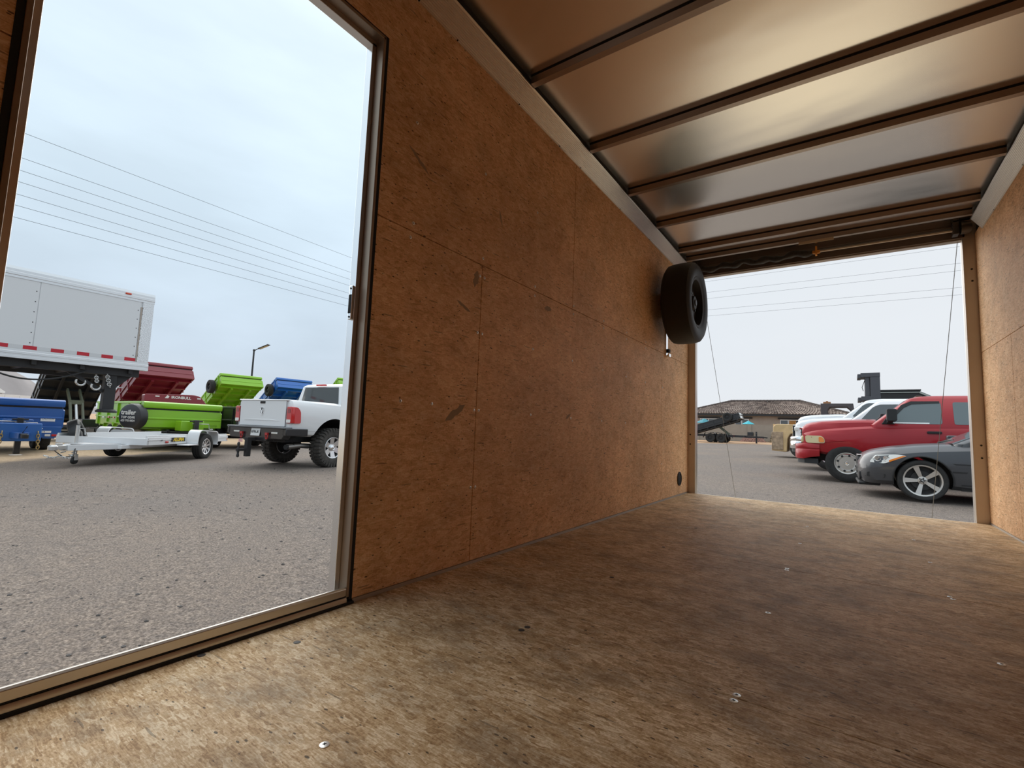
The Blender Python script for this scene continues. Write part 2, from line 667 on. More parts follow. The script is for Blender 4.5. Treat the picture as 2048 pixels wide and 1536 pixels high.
g = .0015
ZS = 1.220
DP0, DP1, DPZ = .122, .9545, 1.836                  # board is cut back around the door frame
lowers = []
lowers.append(wall_panel([(YB, .012), (DP0, .012), (DP0, ZS - g), (YB, ZS - g)], -.0125, 0, wall_left))
for a, b in ((DP1, 1.507 - g), (1.507 + g, 3.922 - g), (3.922 + g, YF - .002)):
    lowers.append(wall_panel([(a, .012), (b, .012), (b, ZS - g), (a, ZS - g)], -.0125, 0, wall_left))
uppers = []
uppers.append(wall_panel([(YB, ZS + g), (DP0, ZS + g), (DP0, DPZ), (DP1, DPZ), (DP1, ZS + g), (2.316 - g, ZS + g), (2.316 - g, 2.12), (YB, 2.12)], -.0125, 0, wall_left))
uppers.append(wall_panel([(2.316 + g, ZS + g), (YF - .002, ZS + g), (YF - .002, 2.12), (2.316 + g, 2.12)], -.0125, 0, wall_left))
for a, b in ((YB, 1.55), (1.55, 3.985), (3.985, YF)):
    wall_panel([(a + g, .012), (b - g, .012), (b - g, ZS - g), (a + g, ZS - g)], W, W + .0125, wall_right)
for a, b in ((YB, 2.75), (2.75, YF)):
    wall_panel([(a + g, ZS + g), (b - g, ZS + g), (b - g, 2.12), (a + g, 2.12)], W, W + .0125, wall_right)
MB().box(0, W, YB - .0125, YB, .012, 2.12).build('panel', mat('front_board', (.68, .44, .24), .65, noise=(14, .18)), wall_front)

# screws in the left wall
RX90 = (0, PI / 2, 0)
def wall_screw(p, y, z):
    put('screw', screw_mesh(), p, (.0006, y, z), RX90, (.72, .72, 1))


for y, z in ((1.492, .30), (1.492, .61), (1.492, .93), (1.492, 1.17)):
    wall_screw(lowers[1], y, z)
    wall_screw(lowers[2], y + .030, z)
for y in (1.92, 2.33, 2.74, 3.13, 3.52):
    wall_screw(lowers[2], y, ZS - .025)
    wall_screw(uppers[1] if y > 2.3 else uppers[0], y, ZS + .022)
for y, z in ((1.10, 1.195), (1.10, .62), (1.25, .62)):
    wall_screw(lowers[1], y, z)
wall_screw(uppers[0], 1.507, ZS + .03)
wall_screw(uppers[0], 1.11, ZS + .03)
for y in (1.92, 2.33, 2.74, 3.13, 3.52):
    for z in (.61, .93):
        wall_screw(lowers[2], y, z)
for z in (.30, .61, .93, 1.19):
    wall_screw(lowers[3], 3.937, z)
for y in (1.10, 1.50, 1.92):
    wall_screw(uppers[0], y, 1.62)
# splinters torn out of the board's face
CHIP = mat('bare_grey_wood', (0.36, 0.26, 0.17), .8)
rc = random.Random(3)
for y, z, ln, h, a in ((1.38, .595, .13, .034, .55), (1.467, 1.150, .075, .035, 1.35), (1.40, 1.02, .09, .014, -.35), (1.12, 1.49, .12, .016, -.55), (1.62, 1.47, .07, .012, -1.2), (2.05, 1.16, .07, .03, .1), (2.3, .62, .06, .02, .5)):
    n = 9
    up_ = [(-ln / 2 + ln * k / n, h / 2 * (1 - abs(2 * k / n - 1) ** 2.5) * rc.uniform(.5, 1.1)) for k in range(n + 1)]
    dn_ = [(-ln / 2 + ln * k / n, -h / 2 * (1 - abs(2 * k / n - 1) ** 2.5) * rc.uniform(.5, 1.1) - .0008) for k in range(n, -1, -1)]
    ca, sa = math.cos(a), math.sin(a)
    MB().prism([(y + u * ca - w_ * sa, z + u * sa + w_ * ca) for u, w_ in up_ + dn_], 'x', -.001, .0006).build('torn_splinter', CHIP, wall_left, angle=0)

# narrow metal floor angle along both walls (gap at the foot of the board)
base_l = MB().box(-.012, .004, DP1, YF - .01, 0, .0115).build('baseboard_left', GALV)
tag(base_l, kind='structure')
base_r = MB().box(W - .004, W + .012, YB, YF - .01, 0, .0115).build('baseboard_right', GALV)
tag(base_r, kind='structure')

# round floor-level vent near the rear corner
vent = empty('wall_vent', 'round black louvred vent low on the chipboard wall near the rear opening', 'vent', (0, 4.44, .148))
MB().lathe([(.062, 0), (.062, .008), (.048, .012), (.046, .004), (0.0, .004)], 24, 'x').build('flange', BLACK, vent)
for k in range(-3, 4):
    hl = math.sqrt(.045 ** 2 - (k * .012) ** 2)
    MB().obox((.0075, 0, k * .012), (.006, 2 * hl, .002), (0, .5, 0)).build('louver', BLACK, vent)

# ceiling sheet and the roof skin above it
ceiling = MB().box(-.06, W + .06, YB - .06, YF + .08, 2.20, 2.24).build('ceiling', CEIL, angle=0)
tag(ceiling, kind='structure')
BOW = mat('roof_bow_steel', (0.42, 0.36, 0.32), 0.38, 1.0)
bowp = MB()
bowp.prism([(0, 2.1935), (.004, 2.1935), (.004, 2.163), (.032, 2.163), (.032, 2.159), (0, 2.159)], 'x', .06, W - .06)
BOW_ME = bowp.mesh('roof_bow', BOW, 0)
BOW_GAP_ME = MB().box(.06, W - .06, -.001, .030, 2.1935, 2.1995).mesh('bow_gap_shade', GASKET_GAP, 0)  # black strip standing in for the shaded gap between bow and ceiling
for y in (-.68, -.08, .52, 1.12, 1.735, 2.365, 2.965, 3.565, 4.175, 4.425):
    k = put('roof_bow', BOW_ME, ceiling, (0, y - .004, 0))
    put('bow_gap_shade', BOW_GAP_ME, k)

# ribbed aluminium cove along both top edges
def cove(sgn, x0, name):
    pts = [(0.0005, 2.070), (0.004, 2.071)]
    n = 12
    for k in range(n):
        for q, d in ((0.12, 0), (0.5, .0022), (0.88, 0)):
            f = (k + q) / n
            x, z = .004 + .052 * f, 2.073 + .077 * f
            pts.append((x - d * .82 * -1, z - d * .57))
    pts += [(.058, 2.152), (.058, 2.158), (.050, 2.158), (.0005, 2.158)]
    return MB().prism([(x0 + sgn * p[0], p[1]) for p in pts], 'y', YB, 4.50).build(name, ALU, angle=0)


for _x0, _x1 in ((.0005, .046), (W - .046, W - .0005)):
    MB().box(_x0, _x1, YB, 4.50, 2.158, 2.1995).build('cove_gap_shade', GASKET_GAP, ceiling)  # solid black fill in place of the shade in the open cove recess
tag(cove(1, 0, 'trim_1'), kind='structure')
tag(cove(-1, W, 'trim_2'), kind='structure')
RIV = MB().lathe([(0, .0022), (.003, .0018), (.0045, 0)], 8, 'z').mesh('rivet', SLOT)
for nm, x, sg in (('trim_1', 0, 1), ('trim_2', W, -1)):
    for y in (1.07, 1.28, 1.72, 2.11, 2.36, 2.96, 3.56, 4.17):
        put('rivet', RIV, bpy.data.objects[nm], (x + sg * .004, y, 2.0715), (PI, 0, 0))

# ---- side door frame
door1 = empty('door_1', None, None, (0, 0, 0))
tag(door1, kind='structure')
FRAME = mat('door_frame_aluminium', (0.56, 0.51, 0.45), 0.36, 1.0)
JAMB = mat('door_jamb_aluminium', (0.34, 0.27, 0.21), 0.42, .85)
for s, y in ((1, .932), (-1, .143)):
    j = MB()
    j.box(-.066, .003, min(y, y + s * .010), max(y, y + s * .010), .02, 1.83)
    j.build('jamb', JAMB, door1, bevel=.0012)
    MB().box(-.066, -.034, min(y, y - s * .016), max(y, y - s * .016), .02, 1.812).build('jamb_stop', ALU_B, door1, bevel=.0012)
    MB().box(-.012, .0015, min(y + s * .0105, y + s * .022), max(y + s * .0105, y + s * .022), .012, 1.835).build('gasket', GASKET_GAP, door1)
MB().box(-.066, .003, .1335, .9415, 1.820, 1.831).build('header', JAMB, door1, bevel=.0012)
MB().box(-.066, -.034, .143, .932, 1.804, 1.822).build('header_stop', ALU, door1, bevel=.0012)
MB().box(-.012, .0015, .13, .954, 1.8315, 1.8365).build('gasket', GASKET_GAP, door1)
sill = MB()
sill.prism([(-.066, -.02), (-.066, .018), (-.011, .020), (-.009, .0475), (-.006, .0495), (-.001, .0495), (.004, .045), (.004, .025), (-.002, .0245), (-.002, -.02)], 'y', .144, .931)
sill.build('sill', FRAME, door1, bevel=.001)
MB().prism([(-.0018, .0215), (.006, .0215), (.009, .017), (.009, .008), (-.0018, .008)], 'y', .144, .931).build('sill_trim', FRAME, door1)
MB().box(-.0018, .004, .144, .931, .0218, .0246).build('sill_groove', GASKET_GAP, door1)
MB().box(-.0018, .012, .1335, .9545, 0.0003, .0078).build('sill_gap_strip', GASKET_GAP, door1)  # black strip filling the gap between sill and floor
st = MB().box(-.052, -.036, .9065, .9158, .865, .975).build('strike_plate', ALU_B, door1, bevel=.002)
MB().box(-.050, -.038, .905, .9062, .885, .945).build('strike_hole', GASKET_GAP, door1)
for z in (.873, .965):
    MB().cyl((-.044, .9058, z), .003, .002, 'y', 10).build('screw', SLOT, door1)

# ---- rear opening frame
door2 = empty('door_2', None, None, (0, 0, 0))
tag(door2, kind='structure')
POST = mat('rear_frame_steel', (0.56, 0.50, 0.44), 0.42, 0.75)
for x0, x1, xs in ((-.012, .068, .068), (1.992, W + .012, 1.992)):
    p = MB().box(x0, x1, YF, YF + .05, -.05, 2.2).build('post', POST, door2, bevel=.004)
    sx = 1 if x0 < 1 else -1
    MB().box(min(xs, xs - sx * .01), max(xs, xs - sx * .01), YF + .05, YF + .085, -.05, 2.2).build('post_lip', ALU, p)
    for z in (.55, .46, 1.85, 1.76):
        put('bolt', RIV, p, (xs - sx * .045, YF - .001, z), (PI / 2, 0, 0), (1.6, 1.6, 1.6))
MB().box(.05, 2.01, YF, YF + .06, 2.098, 2.2).build('header', mat('rear_header_steel', (0.16, 0.13, 0.115), .45, .6), door2, bevel=.003)
MB().box(.05, 2.01, YF + .02, YF + .08, 2.088, 2.098).build('header_lip', POST, door2)
MB().box(0.06, 2.0, YF + .001, YF + .045, -.075, -.004).build('threshold', POST, door2)
# ramp folded down to the yard, hinged at the floor edge, with its lifting springs and cables
RAMP_PLY = mat('pale_plywood', (.66, .52, .34), .6, noise=(9, .12))
ramp = empty('rear_ramp', 'lowered plywood ramp door hinged at the trailer floor edge', 'ramp', (0, YF + .05, -.02))
zr = gz(1, YF + 2.42) + .05
RL = math.hypot(2.42, zr + .02)
ra = math.atan2(zr + .02, 2.42)
MB().box(.09, 1.97, .02, RL, -.05, -.012).build('deck', RAMP_PLY, ramp, rot=(ra, 0, 0))
MB().box(.09, 1.97, -.005, .025, -.018, .012).build('hinge_strip', mat('dark_brown_strip', (0.06, 0.035, 0.02), .7), ramp)
sp = empty('ramp_spring', 'long sagging black sleeve over a torsion bar under the rear header', 'spring', (0, 0, 0))
pts = []
rad = []
for k in range(60):
    f = k / 59
    x = .10 + .95 * f
    pts.append((x, 4.655 + .006 * math.sin(f * 40), 2.136 + .010 * math.sin(f * 31 + .5) - .006 * math.sin(f * 12)))
    rad.append(.026 + .005 * math.sin(f * 55) + .003 * math.sin(f * 23))
FAB = mat('black_sleeve_fabric', (0.022, 0.022, 0.024), .55, noise=(40, .3), bump=.4)
MB().tube(pts, rad, 14).build('sleeve', FAB, sp)
MB().tube([(1.04, 4.655, 2.136), (1.94, 4.655, 2.136)], .008, 10).build('bar', POST, sp)
MB().tube([(1.08, 4.665, 2.160), (1.93, 4.665, 2.160)], .007, 10).build('bar', mat('dark_bar', (.10, .09, .085), .4, .8), sp)
ORG = mat('orange_clamp_paint', (0.62, 0.26, 0.035), .5)
c = MB().box(1.065, 1.080, 4.632, 4.672, 2.105, 2.180).box(1.045, 1.10, 4.640, 4.668, 2.122, 2.146)
c.tube([(1.07, 4.636, 2.116), (1.07, 4.600, 2.108)], .007, 8)
c.build('clamp', ORG, sp, bevel=.002)
MB().box(1.93, 1.965, 4.625, 4.70, 2.10, 2.195).build('end_bracket', mat('dark_bar'), sp, bevel=.004)
for z in (2.12, 2.145, 2.175):
    put('bolt', RIV, sp, (1.93, 4.64, z), (0, -PI / 2, 0), (1.5, 1.5, 1.5))
MB().lathe([(.0, -.03), (.046, -.03), (.046, .022), (.030, .024), (.030, .03), (0, .03)], 20, 'x', (2.005, 4.655, 2.148)).build('cable_drum', mat('dark_bar'), sp)
MB().box(.062, .098, 4.62, 4.70, 2.095, 2.195).build('end_bracket', mat('dark_bar'), sp, bevel=.004)
tag(MB().box(.96, 1.20, 4.4165, 4.4195, 2.136, 2.1588).build('sticker_plate', mat('tan_plate', (.55, .46, .34), .5)), 'small tan plate on the last roof bow above the rear opening', 'plate')
CAB = mat('steel_cable', (0.20, 0.19, 0.18), .5, .8)
tag(MB().tube([(1.975, 4.78, 2.10), (1.93, YF + .05 + 1.62, zr * .62)], .0022, 6).build('lift_cable', CAB), 'thin steel cable hanging at the right post of the rear opening', 'cable')
tag(MB().tube([(.100, 4.78, 2.10), (.14, YF + .05 + 1.62, zr * .62)], .0022, 6).build('lift_cable', CAB), 'thin steel cable running down from the wall-mounted spare tire', 'cable')

# ------------------------------------------------------------------ the yard
gm = MB()
N = 28
xs = [-260 + 520 * i / N for i in range(N + 1)]
ys = [-120 + 420 * i / N for i in range(N + 1)]
gv = [(x, y, gz(max(min(x, 60), -40), min(y, 62))) for y in ys for x in xs]
gf = [(j * (N + 1) + i, j * (N + 1) + i + 1, (j + 1) * (N + 1) + i + 1, (j + 1) * (N + 1) + i) for j in range(N) for i in range(N)]
ground = MB().add(gv, gf).build('ground', GROUND, angle=0)
tag(ground, kind='structure')

# ------------------------------------------------------------------ shared vehicle pieces
TYRE = mat('tyre_rubber', (0.028, 0.027, 0.026), .85, noise=(18, .25))
TYRE_D = mat('dusty_tyre_rubber', (0.060, 0.054, 0.048), .9, noise=(14, .35))
CHROME = mat('chrome', (0.86, 0.86, 0.86), .12, 1.0)
ALLOY = mat('cast_alloy', (0.74, 0.74, 0.75), .28, .9)
ALLOY_D = mat('dusty_alloy', (0.62, 0.59, 0.55), .38, .8)
DARK = mat('dark_metal', (0.035, 0.035, 0.037), .5, .3)
BLK = mat('black_paint', (0.016, 0.016, 0.018), .35, 0, coat=.3)
BLKM = mat('matte_black', (0.02, 0.02, 0.021), .65)
GLASS = mat('tinted_glass', (0.045, 0.055, 0.058), .05, 0, spec=.9, coat=.5)
GLASS_L = mat('pale_reflecting_glass', (0.20, 0.24, 0.245), .06, 0, spec=.9, coat=.6)
RED_L = mat('red_lens', (0.55, 0.012, 0.012), .18, 0, coat=.7)
RED_D = mat('deep_red_lens', (0.26, 0.008, 0.008), .18, 0, coat=.7)
WHT_L = mat('clear_lens', (0.78, 0.78, 0.74), .15, 0, coat=.7)
AMB = mat('amber_lens', (0.80, 0.22, 0.01), .2, 0, coat=.7)
YEL_L = mat('yellowed_lens', (0.62, 0.52, 0.28), .18, 0, coat=.7)
WHITE_P = mat('white_vehicle_paint', (0.76, 0.77, 0.78), .28, 0, coat=.8)
RED_P = mat('red_vehicle_paint', (0.36, 0.008, 0.015), .38, 0, spec=.35, coat=.35)
GREY_P = mat('grey_vehicle_paint', (0.060, 0.062, 0.068), .36, .3, coat=.45)
WHT = mat('white_paint', (0.78, 0.78, 0.77), .45)
TXT = mat('white_print', (0.82, 0.82, 0.80), .6)
TXT_D = mat('black_print', (0.02, 0.02, 0.02), .6)
STEEL = mat('galvanised_chain', (0.62, 0.62, 0.61), .35, .8)
REFL_W = mat('reflective_white', (0.62, 0.63, 0.64), .35)
REFL_R = mat('reflective_red', (0.50, 0.015, 0.030), .35)

_wheel_cache = {}


def tyre_mesh(r, w, rr, m, tread):
    k = ('t', r, w, rr, m.name, tread)
    if k in _wheel_cache:
        return _wheel_cache[k]
    b = MB()
    h = w / 2
    s = r - rr
    prof = [(rr - .005, -h * .80), (rr + s * .12, -h * .93), (rr + s * .45, -h), (r - s * .22, -h * .97), (r - s * .05, -h * .82), (r, -h * .6),
            (r + .003, -h * .2), (r + .003, h * .2), (r, h * .6), (r - s * .05, h * .82), (r - s * .22, h * .97), (rr + s * .45, h), (rr + s * .12, h * .93), (rr - .005, h * .80)]
    if tread == 'rib':
        prof = prof[:5] + [(r, -h * .62), (r - .012, -h * .58), (r - .012, -h * .50), (r + .002, -h * .46), (r + .003, -h * .06), (r - .010, -h * .03), (r - .010, h * .03), (r + .003, h * .06), (r + .002, h * .46), (r - .012, h * .50), (r - .012, h * .58), (r, h * .62)] + prof[9:]
    b.lathe(prof, 40, 'y', loop=True)
    if tread == 'block':
        n = 34
        for i in range(n):
            a = 2 * PI * i / n
            for sy, off in ((-1, 0), (1, .5)):
                a2 = a + off * 2 * PI / n
                M = Matrix.Rotation(-a2, 4, 'Y')
                b.box(-.026, .026, sy * h * .50 - h * .42, sy * h * .50 + h * .42, r - .012, r + .020, M)
                b.box(-.024, .024, min(sy * h * .86, sy * h * 1.03), max(sy * h * .86, sy * h * 1.03), r - .075, r + .006, M)
    me = b.mesh('wheel', m)
    _wheel_cache[k] = me
    return me


def rim_meshes(rr, w, style):
    """returns [(name, mesh)] with the outer face towards +y"""
    k = ('r', rr, w, style)
    if k in _wheel_cache:
        return _wheel_cache[k]
    h = w / 2
    out = []
    metal = {'alloy5': ALLOY_D, 'holes8': ALLOY_D, 'steel': BLKM, 'forklift': BLKM}.get(style, ALLOY)
    b = MB()
    # barrel and lip
    b.lathe([(rr, h * .74), (rr + .012, h * .86), (rr + .004, h * .90), (rr - .016, h * .84), (rr - .022, h * .2), (rr - .03, -h * .7), (rr - .004, -h * .76)], 36, 'y', loop=True)
    if style == 'holes8':
        b.lathe([(rr - .018, h * .62), (rr * .80, h * .66), (rr * .55, h * .60), (rr * .40, h * .42), (rr * .36, h * .42), (0, h * .44)], 36, 'y')
    elif style in ('steel', 'forklift'):
        b.lathe([(rr - .02, h * .35), (rr * .75, h * .30), (rr * .5, h * .48), (rr * .3, h * .50), (rr * .26, h * .70), (0, h * .72)], 32, 'y')
    else:
        n = {'alloy5': 5, 'alloy6': 6, 'alloy8': 9}[style]
        w0, w1 = {'alloy5': (.085, .155), 'alloy6': (.22, .26), 'alloy8': (.10, .13)}[style]
        for i in range(n):
            M = Matrix.Rotation(2 * PI * i / n + (.35 if style == 'alloy5' else .1), 4, 'Y')
            r0, r1 = rr * .16, rr - .012
            t0, t1 = h * .52, h * .74
            v = []
            for rad, wd, t in ((r0, w0 * rr, t0), (r1, w1 * rr, t1)):
                for dt in (-h * .22, 0):
                    for s in (-1, 1):
                        v.append((s * wd, t + dt, rad))
            b.add(v, [(0, 1, 3, 2), (4, 6, 7, 5), (0, 4, 5, 1), (2, 3, 7, 6), (0, 2, 6, 4), (1, 5, 7, 3)], M)
            if style == 'alloy6':
                pass
        b.lathe([(rr * .26, h * .30), (rr * .25, h * .56), (rr * .20, h * .60), (0, h * .60)], 24, 'y')
    out.append(('rim', b.mesh('rim', metal)))
    d = MB().lathe([(rr - .024, h * .05), (rr * .3, h * .02), (0, h * .02)], 24, 'y')
    if style == 'holes8':
        d = MB()
        for i in range(8):
            a = 2 * PI * (i + .35) / 8
            d.cyl((rr * .76 * math.cos(a), h * .655, rr * .76 * math.sin(a)), rr * .105, h * .06, 'y', 12)
        for i in range(8):
            a = 2 * PI * i / 8
            d.cyl((rr * .30 * math.cos(a), h * .47, rr * .30 * math.sin(a)), rr * .045, h * .14, 'y', 6)
    elif style in ('steel', 'forklift'):
        for i in range(5):
            a = 2 * PI * i / 5
            d.cyl((rr * .40 * math.cos(a), h * .52, rr * .40 * math.sin(a)), rr * .05, h * .1, 'y', 6)
    else:
        d.lathe([(rr * .62, h * .30), (rr * .62, h * .34), (rr * .2, h * .34)], 24, 'y')
        for i in range(5):
            a = 2 * PI * (i + .5) / 5
            d.cyl((rr * .165 * math.cos(a), h * .60, rr * .165 * math.sin(a)), rr * .04, h * .05, 'y', 8)
    out.append(('wheel_recess', d.mesh('wheel_recess', BLKM if style != 'steel' else DARK)))
    c = MB()
    if style == 'holes8':
        c.lathe([(rr * .20, h * .40), (rr * .19, h * .62), (rr * .12, h * .74), (0, h * .76)], 20, 'y')
    elif style in ('steel', 'forklift'):
        c.lathe([(rr * .14, h * .70), (rr * .12, h * .78), (0, h * .80)], 16, 'y')
    elif style == 'alloy6':
        c.lathe([(rr * .31, h * .55), (rr * .30, h * .72), (rr * .22, h * .78), (rr * .20, h * .74), (rr * .1, h * .82), (0, h * .82)], 18, 'y')
    else:
        c.lathe([(rr * .12, h * .58), (rr * .11, h * .66), (0, h * .67)], 16, 'y')
    out.append(('hub_cap', c.mesh('hub_cap', {'alloy5': DARK, 'steel': DARK, 'forklift': DARK}.get(style, CHROME))))
    _wheel_cache[k] = out
    return out


def wheel(parent, loc, r, w, rr, style, side=1, m=None, tread='rib', cap=None):
    """side +1: outer face to +y"""
    o = put('wheel', tyre_mesh(r, w, rr, m or TYRE, tread), parent, loc, (0, 0, 0 if side > 0 else PI))
    for nm, me in rim_meshes(rr, w, style):
        q = put(nm, me, o)
        if nm == 'wheel_recess':
            q['kind'] = 'stuff'
    return o


def mirror_ring(half):
    """half section from bottom centre to top centre -> closed ring"""
    return [(y, z) for y, z in half] + [(-y, z) for y, z in reversed(half[1:-1])]


def body_loft(stations):
    b = MB()
    b.rings([[(x, y, z) for y, z in mirror_ring(h)] for x, h in stations])
    return b


def plan_ring(x0, x1, hw, r, z, n=4, dx0=0.0, dx1=0.0):
    return [(x, y, z) for x, y in rrect(x0, x1, -hw, hw, r, n)]


def cut_arches(o, centres, r, z, w, dark):
    """wheel openings: real cut-outs lined with dark plastic"""
    paint = o.data.materials[0]
    for x in centres:
        n0 = len(o.data.polygons)
        for solver, dz in (('EXACT', 0), ('EXACT', .0023), ('EXACT', -.0031), ('FAST', .0011)):
            c = MB()
            c.lathe([(r, -w), (r, w)], 40, 'y', (x + dz, 0, z + dz))
            k = c.build('arch_cutter', None)
            k.parent = o.parent
            m = o.modifiers.new('arch', 'BOOLEAN')
            m.operation = 'DIFFERENCE'
            m.object = k
            m.solver = solver
            bpy.context.view_layer.update()
            dg = bpy.context.evaluated_depsgraph_get()
            me = bpy.data.meshes.new_from_object(o.evaluated_get(dg))
            o.modifiers.clear()
            bpy.data.objects.remove(k)
            if len(me.polygons) > n0 * .6:
                o.data = me
                break
    me = o.data
    me.materials.clear()
    me.materials.append(paint)
    me.materials.append(dark)
    for p in me.polygons:
        p.use_smooth = True
        v = [me.vertices[i].co for i in p.vertices]
        p.material_index = 1 if any(all(abs(math.hypot(q.x - x, q.z - z) - r) < .008 for q in v) for x in centres) else 0
    me.set_sharp_from_angle(angle=math.radians(32))


def sideplate(poly, yfun, s, t=.012, lift=.004):
    """a thin panel that follows a body side; poly in (x, z), yfun(x, z) -> half width"""
    b = MB()
    n = len(poly)
    v = [(x, s * (yfun(x, z) + lift), z) for x, z in poly] + [(x, s * (yfun(x, z) + lift - t), z) for x, z in poly]
    f = [tuple(range(n)), tuple(range(2 * n - 1, n - 1, -1))] + [(i, (i + 1) % n, (i + 1) % n + n, i + n) for i in range(n)]
    b.add(v, f)
    return b


def smooth_poly(pts, r, n=3):
    """rounds the corners of a polygon"""
    out = []
    m = len(pts)
    for i in range(m):
        p, a, b = Vector(pts[i]), Vector(pts[i - 1]), Vector(pts[(i + 1) % m])
        da, db = (a - p), (b - p)
        q = min(r, da.length * .45, db.length * .45)
        p0, p1 = p + da.normalized() * q, p + db.normalized() * q
        for k in range(n + 1):
            t = k / n
            out.append(tuple((1 - t) ** 2 * p0 + 2 * t * (1 - t) * p + t * t * p1))
    return out


def lerp_table(tab, x):
    if x <= tab[0][0]:
        return tab[0][1:]
    for a, b in zip(tab, tab[1:]):
        if x <= b[0]:
            t = (x - a[0]) / (b[0] - a[0])
            return tuple(p + (q - p) * t for p, q in zip(a[1:], b[1:]))
    return tab[-1][1:]


# ------------------------------------------------------------------ pickup trucks (forward = +x, origin on the ground midway between the axles)
def pickup(name, label, paint, loc, rz, wheel_spec, lift=0.0, arch=.075, classic=True, glass=GLASS, group=None, rear_detail=False, front_detail=True, belt_light=False):
    t = empty(name, label, 'pickup truck', loc, rz, group)
    r, w, rr, style, tm, tread = wheel_spec
    FA, RA = 1.80, -1.80
    L_ = lift
    # table: x, underside z, shoulder z, half width
    tab = [(-2.98, .62, 1.36, .90), (-2.94, .60, 1.38, .965), (-2.80, .58, 1.39, .995), (-1.80, .55, 1.385, 1.005), (-1.50, .50, 1.36, .99), (-1.44, .48, 1.33, .985), (0.0, .48, 1.295, .985),
           (1.20, .48, 1.255, .985), (1.42, .50, 1.235, .995), (1.80, .54, 1.20, 1.005), (2.20, .58, 1.150, 1.0), (2.45, .62, 1.10, .965), (2.58, .66, 1.06, .90), (2.64, .70, 1.03, .82)]

    def half(zb, zt, hw):
        return [(0, zb), (hw * .86, zb), (hw * .95, zb + .05), (hw * .985, zb + .16), (hw, zb + .34), (hw * 1.0, zt - .30), (hw * .985, zt - .16), (hw * .955, zt - .06), (hw * .90, zt - .012), (hw * .6, zt + .004), (0, zt + .01)]

    def hw_at(x, z):
        zb, zt, hw = lerp_table(tab, x)
        zb += L_
        zt += L_
        hs = half(zb, zt, hw)[1:9]
        for (y0, z0), (y1, z1) in zip(hs, hs[1:]):
            if z0 <= z <= z1:
                return y0 + (y1 - y0) * (z - z0) / max(z1 - z0, 1e-6)
        return hs[-1][0] if z > hs[-1][1] else hs[0][0]

    body = body_loft([(x, half(zb + L_, zt + L_, hw)) for x, zb, zt, hw in tab]).build('body', paint, t)
    cut_arches(body, (FA, RA), r + arch, r + .6 * arch, 1.3, BLKM)
    # raised bonnet
    hood = [(1.26, .80, 1.375), (1.5, .80, 1.375), (1.9, .785, 1.355), (2.25, .77, 1.325), (2.47, .75, 1.285), (2.58, .73, 1.245), (2.645, .69, 1.18)]
    body_loft([(x, [(0, 1.0 + L_), (hw + .03, 1.0 + L_), (hw + .025, 1.16 + L_ if zt > 1.2 else 1.08 + L_), (hw, zt - .06 + L_), (hw - .05, zt - .015 + L_), (hw * .72, zt + L_), (hw * .55, zt + .020 + L_), (0, zt + .03 + L_)]) for x, hw, zt in hood]).build('hood', paint, t)
    # cab
    zb, zr = 1.26 + L_, 1.90 + L_
    levels = [(zb - .08, 1.36, -1.47, .945), (zb, 1.36, -1.47, .945), (1.83 + L_, .72, -1.40, .765), (1.88 + L_, .58, -1.34, .72), (1.905 + L_, .40, -1.2, .62), (1.915 + L_, .1, -.9, .40)]
    cb = MB()
    cb.rings([plan_ring(x1, x0, hw, .10 if i < 3 else .16, z) for i, (z, x0, x1, hw) in enumerate(levels)])
    cb.build('cab', paint, t)

    def cy(x, z):
        return .945 + (z - zb) / (1.83 + L_ - zb) * (.765 - .945)

    zw0, zw1 = 1.300 + L_, 1.760 + L_
    for s in (1, -1):
        front = smooth_poly([(1.10, zw0), (.20, zw0), (.20, zw1), (.66, zw1 - .005), (.80, zw1 - .08)], .05)
        rear = smooth_poly([(.02, zw0), (-.80, zw0), (-.80, zw1 - .01), (.02, zw1)], .04)
        back = smooth_poly([(-.90, zw0), (-1.32, zw0), (-1.30, zw1 - .02), (-.90, zw1 - .01)], .05)
        for q, nm in ((front, 'front_side_window'), (rear, 'rear_side_window'), (back, 'rear_side_window')):
            sideplate(q, cy, s, .03, .005).build(nm, glass, t)
        vis = [(1.08, zw0 + .03), (.83, zw1 - .06), (.67, zw1 + .02), (.22, zw1 + .02), (.22, zw1 - .02), (.66, zw1 - .045), (.79, zw1 - .12), (1.04, zw0 + .03)]
        if classic:
            sideplate(vis, cy, s, .02, .014).build('window_visor', BLKM, t)
        # door shut lines and handles
        for x0 in (1.24, .11, -.85):
            sideplate([(x0, .62 + L_), (x0 - .008, .62 + L_), (x0 - .008, 1.24 + L_), (x0, 1.24 + L_)], hw_at, s, .01, .0015).build('door_gap', BLKM, t)
        for x0 in (.20, -.78):
            d = MB()
            d.prism(rrect(x0 + .02, x0 + .25, 1.105 + L_, 1.155 + L_, .02), 'y', *sorted((s * (hw_at(x0, 1.13 + L_) - .01), s * (hw_at(x0, 1.13 + L_) + .025))))
            d.build('door_handle', BLKM, t, bevel=.006)
        # door mirror
        if classic:
            mr = MB()
            mr.prism(rrect(.93, 1.10, 1.34 + L_, 1.60 + L_, .035), 'y', *sorted((s * 1.02, s * 1.21)))
            mr.prism([(1.18, 1.28 + L_), (.95, 1.28 + L_), (1.02, 1.36 + L_), (1.10, 1.42 + L_)], 'y', *sorted((s * .93, s * .965)))
            mr.beam((1.05, s * .94, 1.31 + L_), (1.02, s * 1.05, 1.38 + L_), .10, .06)
            mr.build('door_mirror', BLKM if classic else paint, t, bevel=.015)
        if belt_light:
            sideplate([(1.0, zw0 + .004), (.40, zw0 + .004), (.40, zw0 + .03), (1.0, zw0 + .03)], cy, s, .01, .008).build('window_reflection_strip', WHT, t)
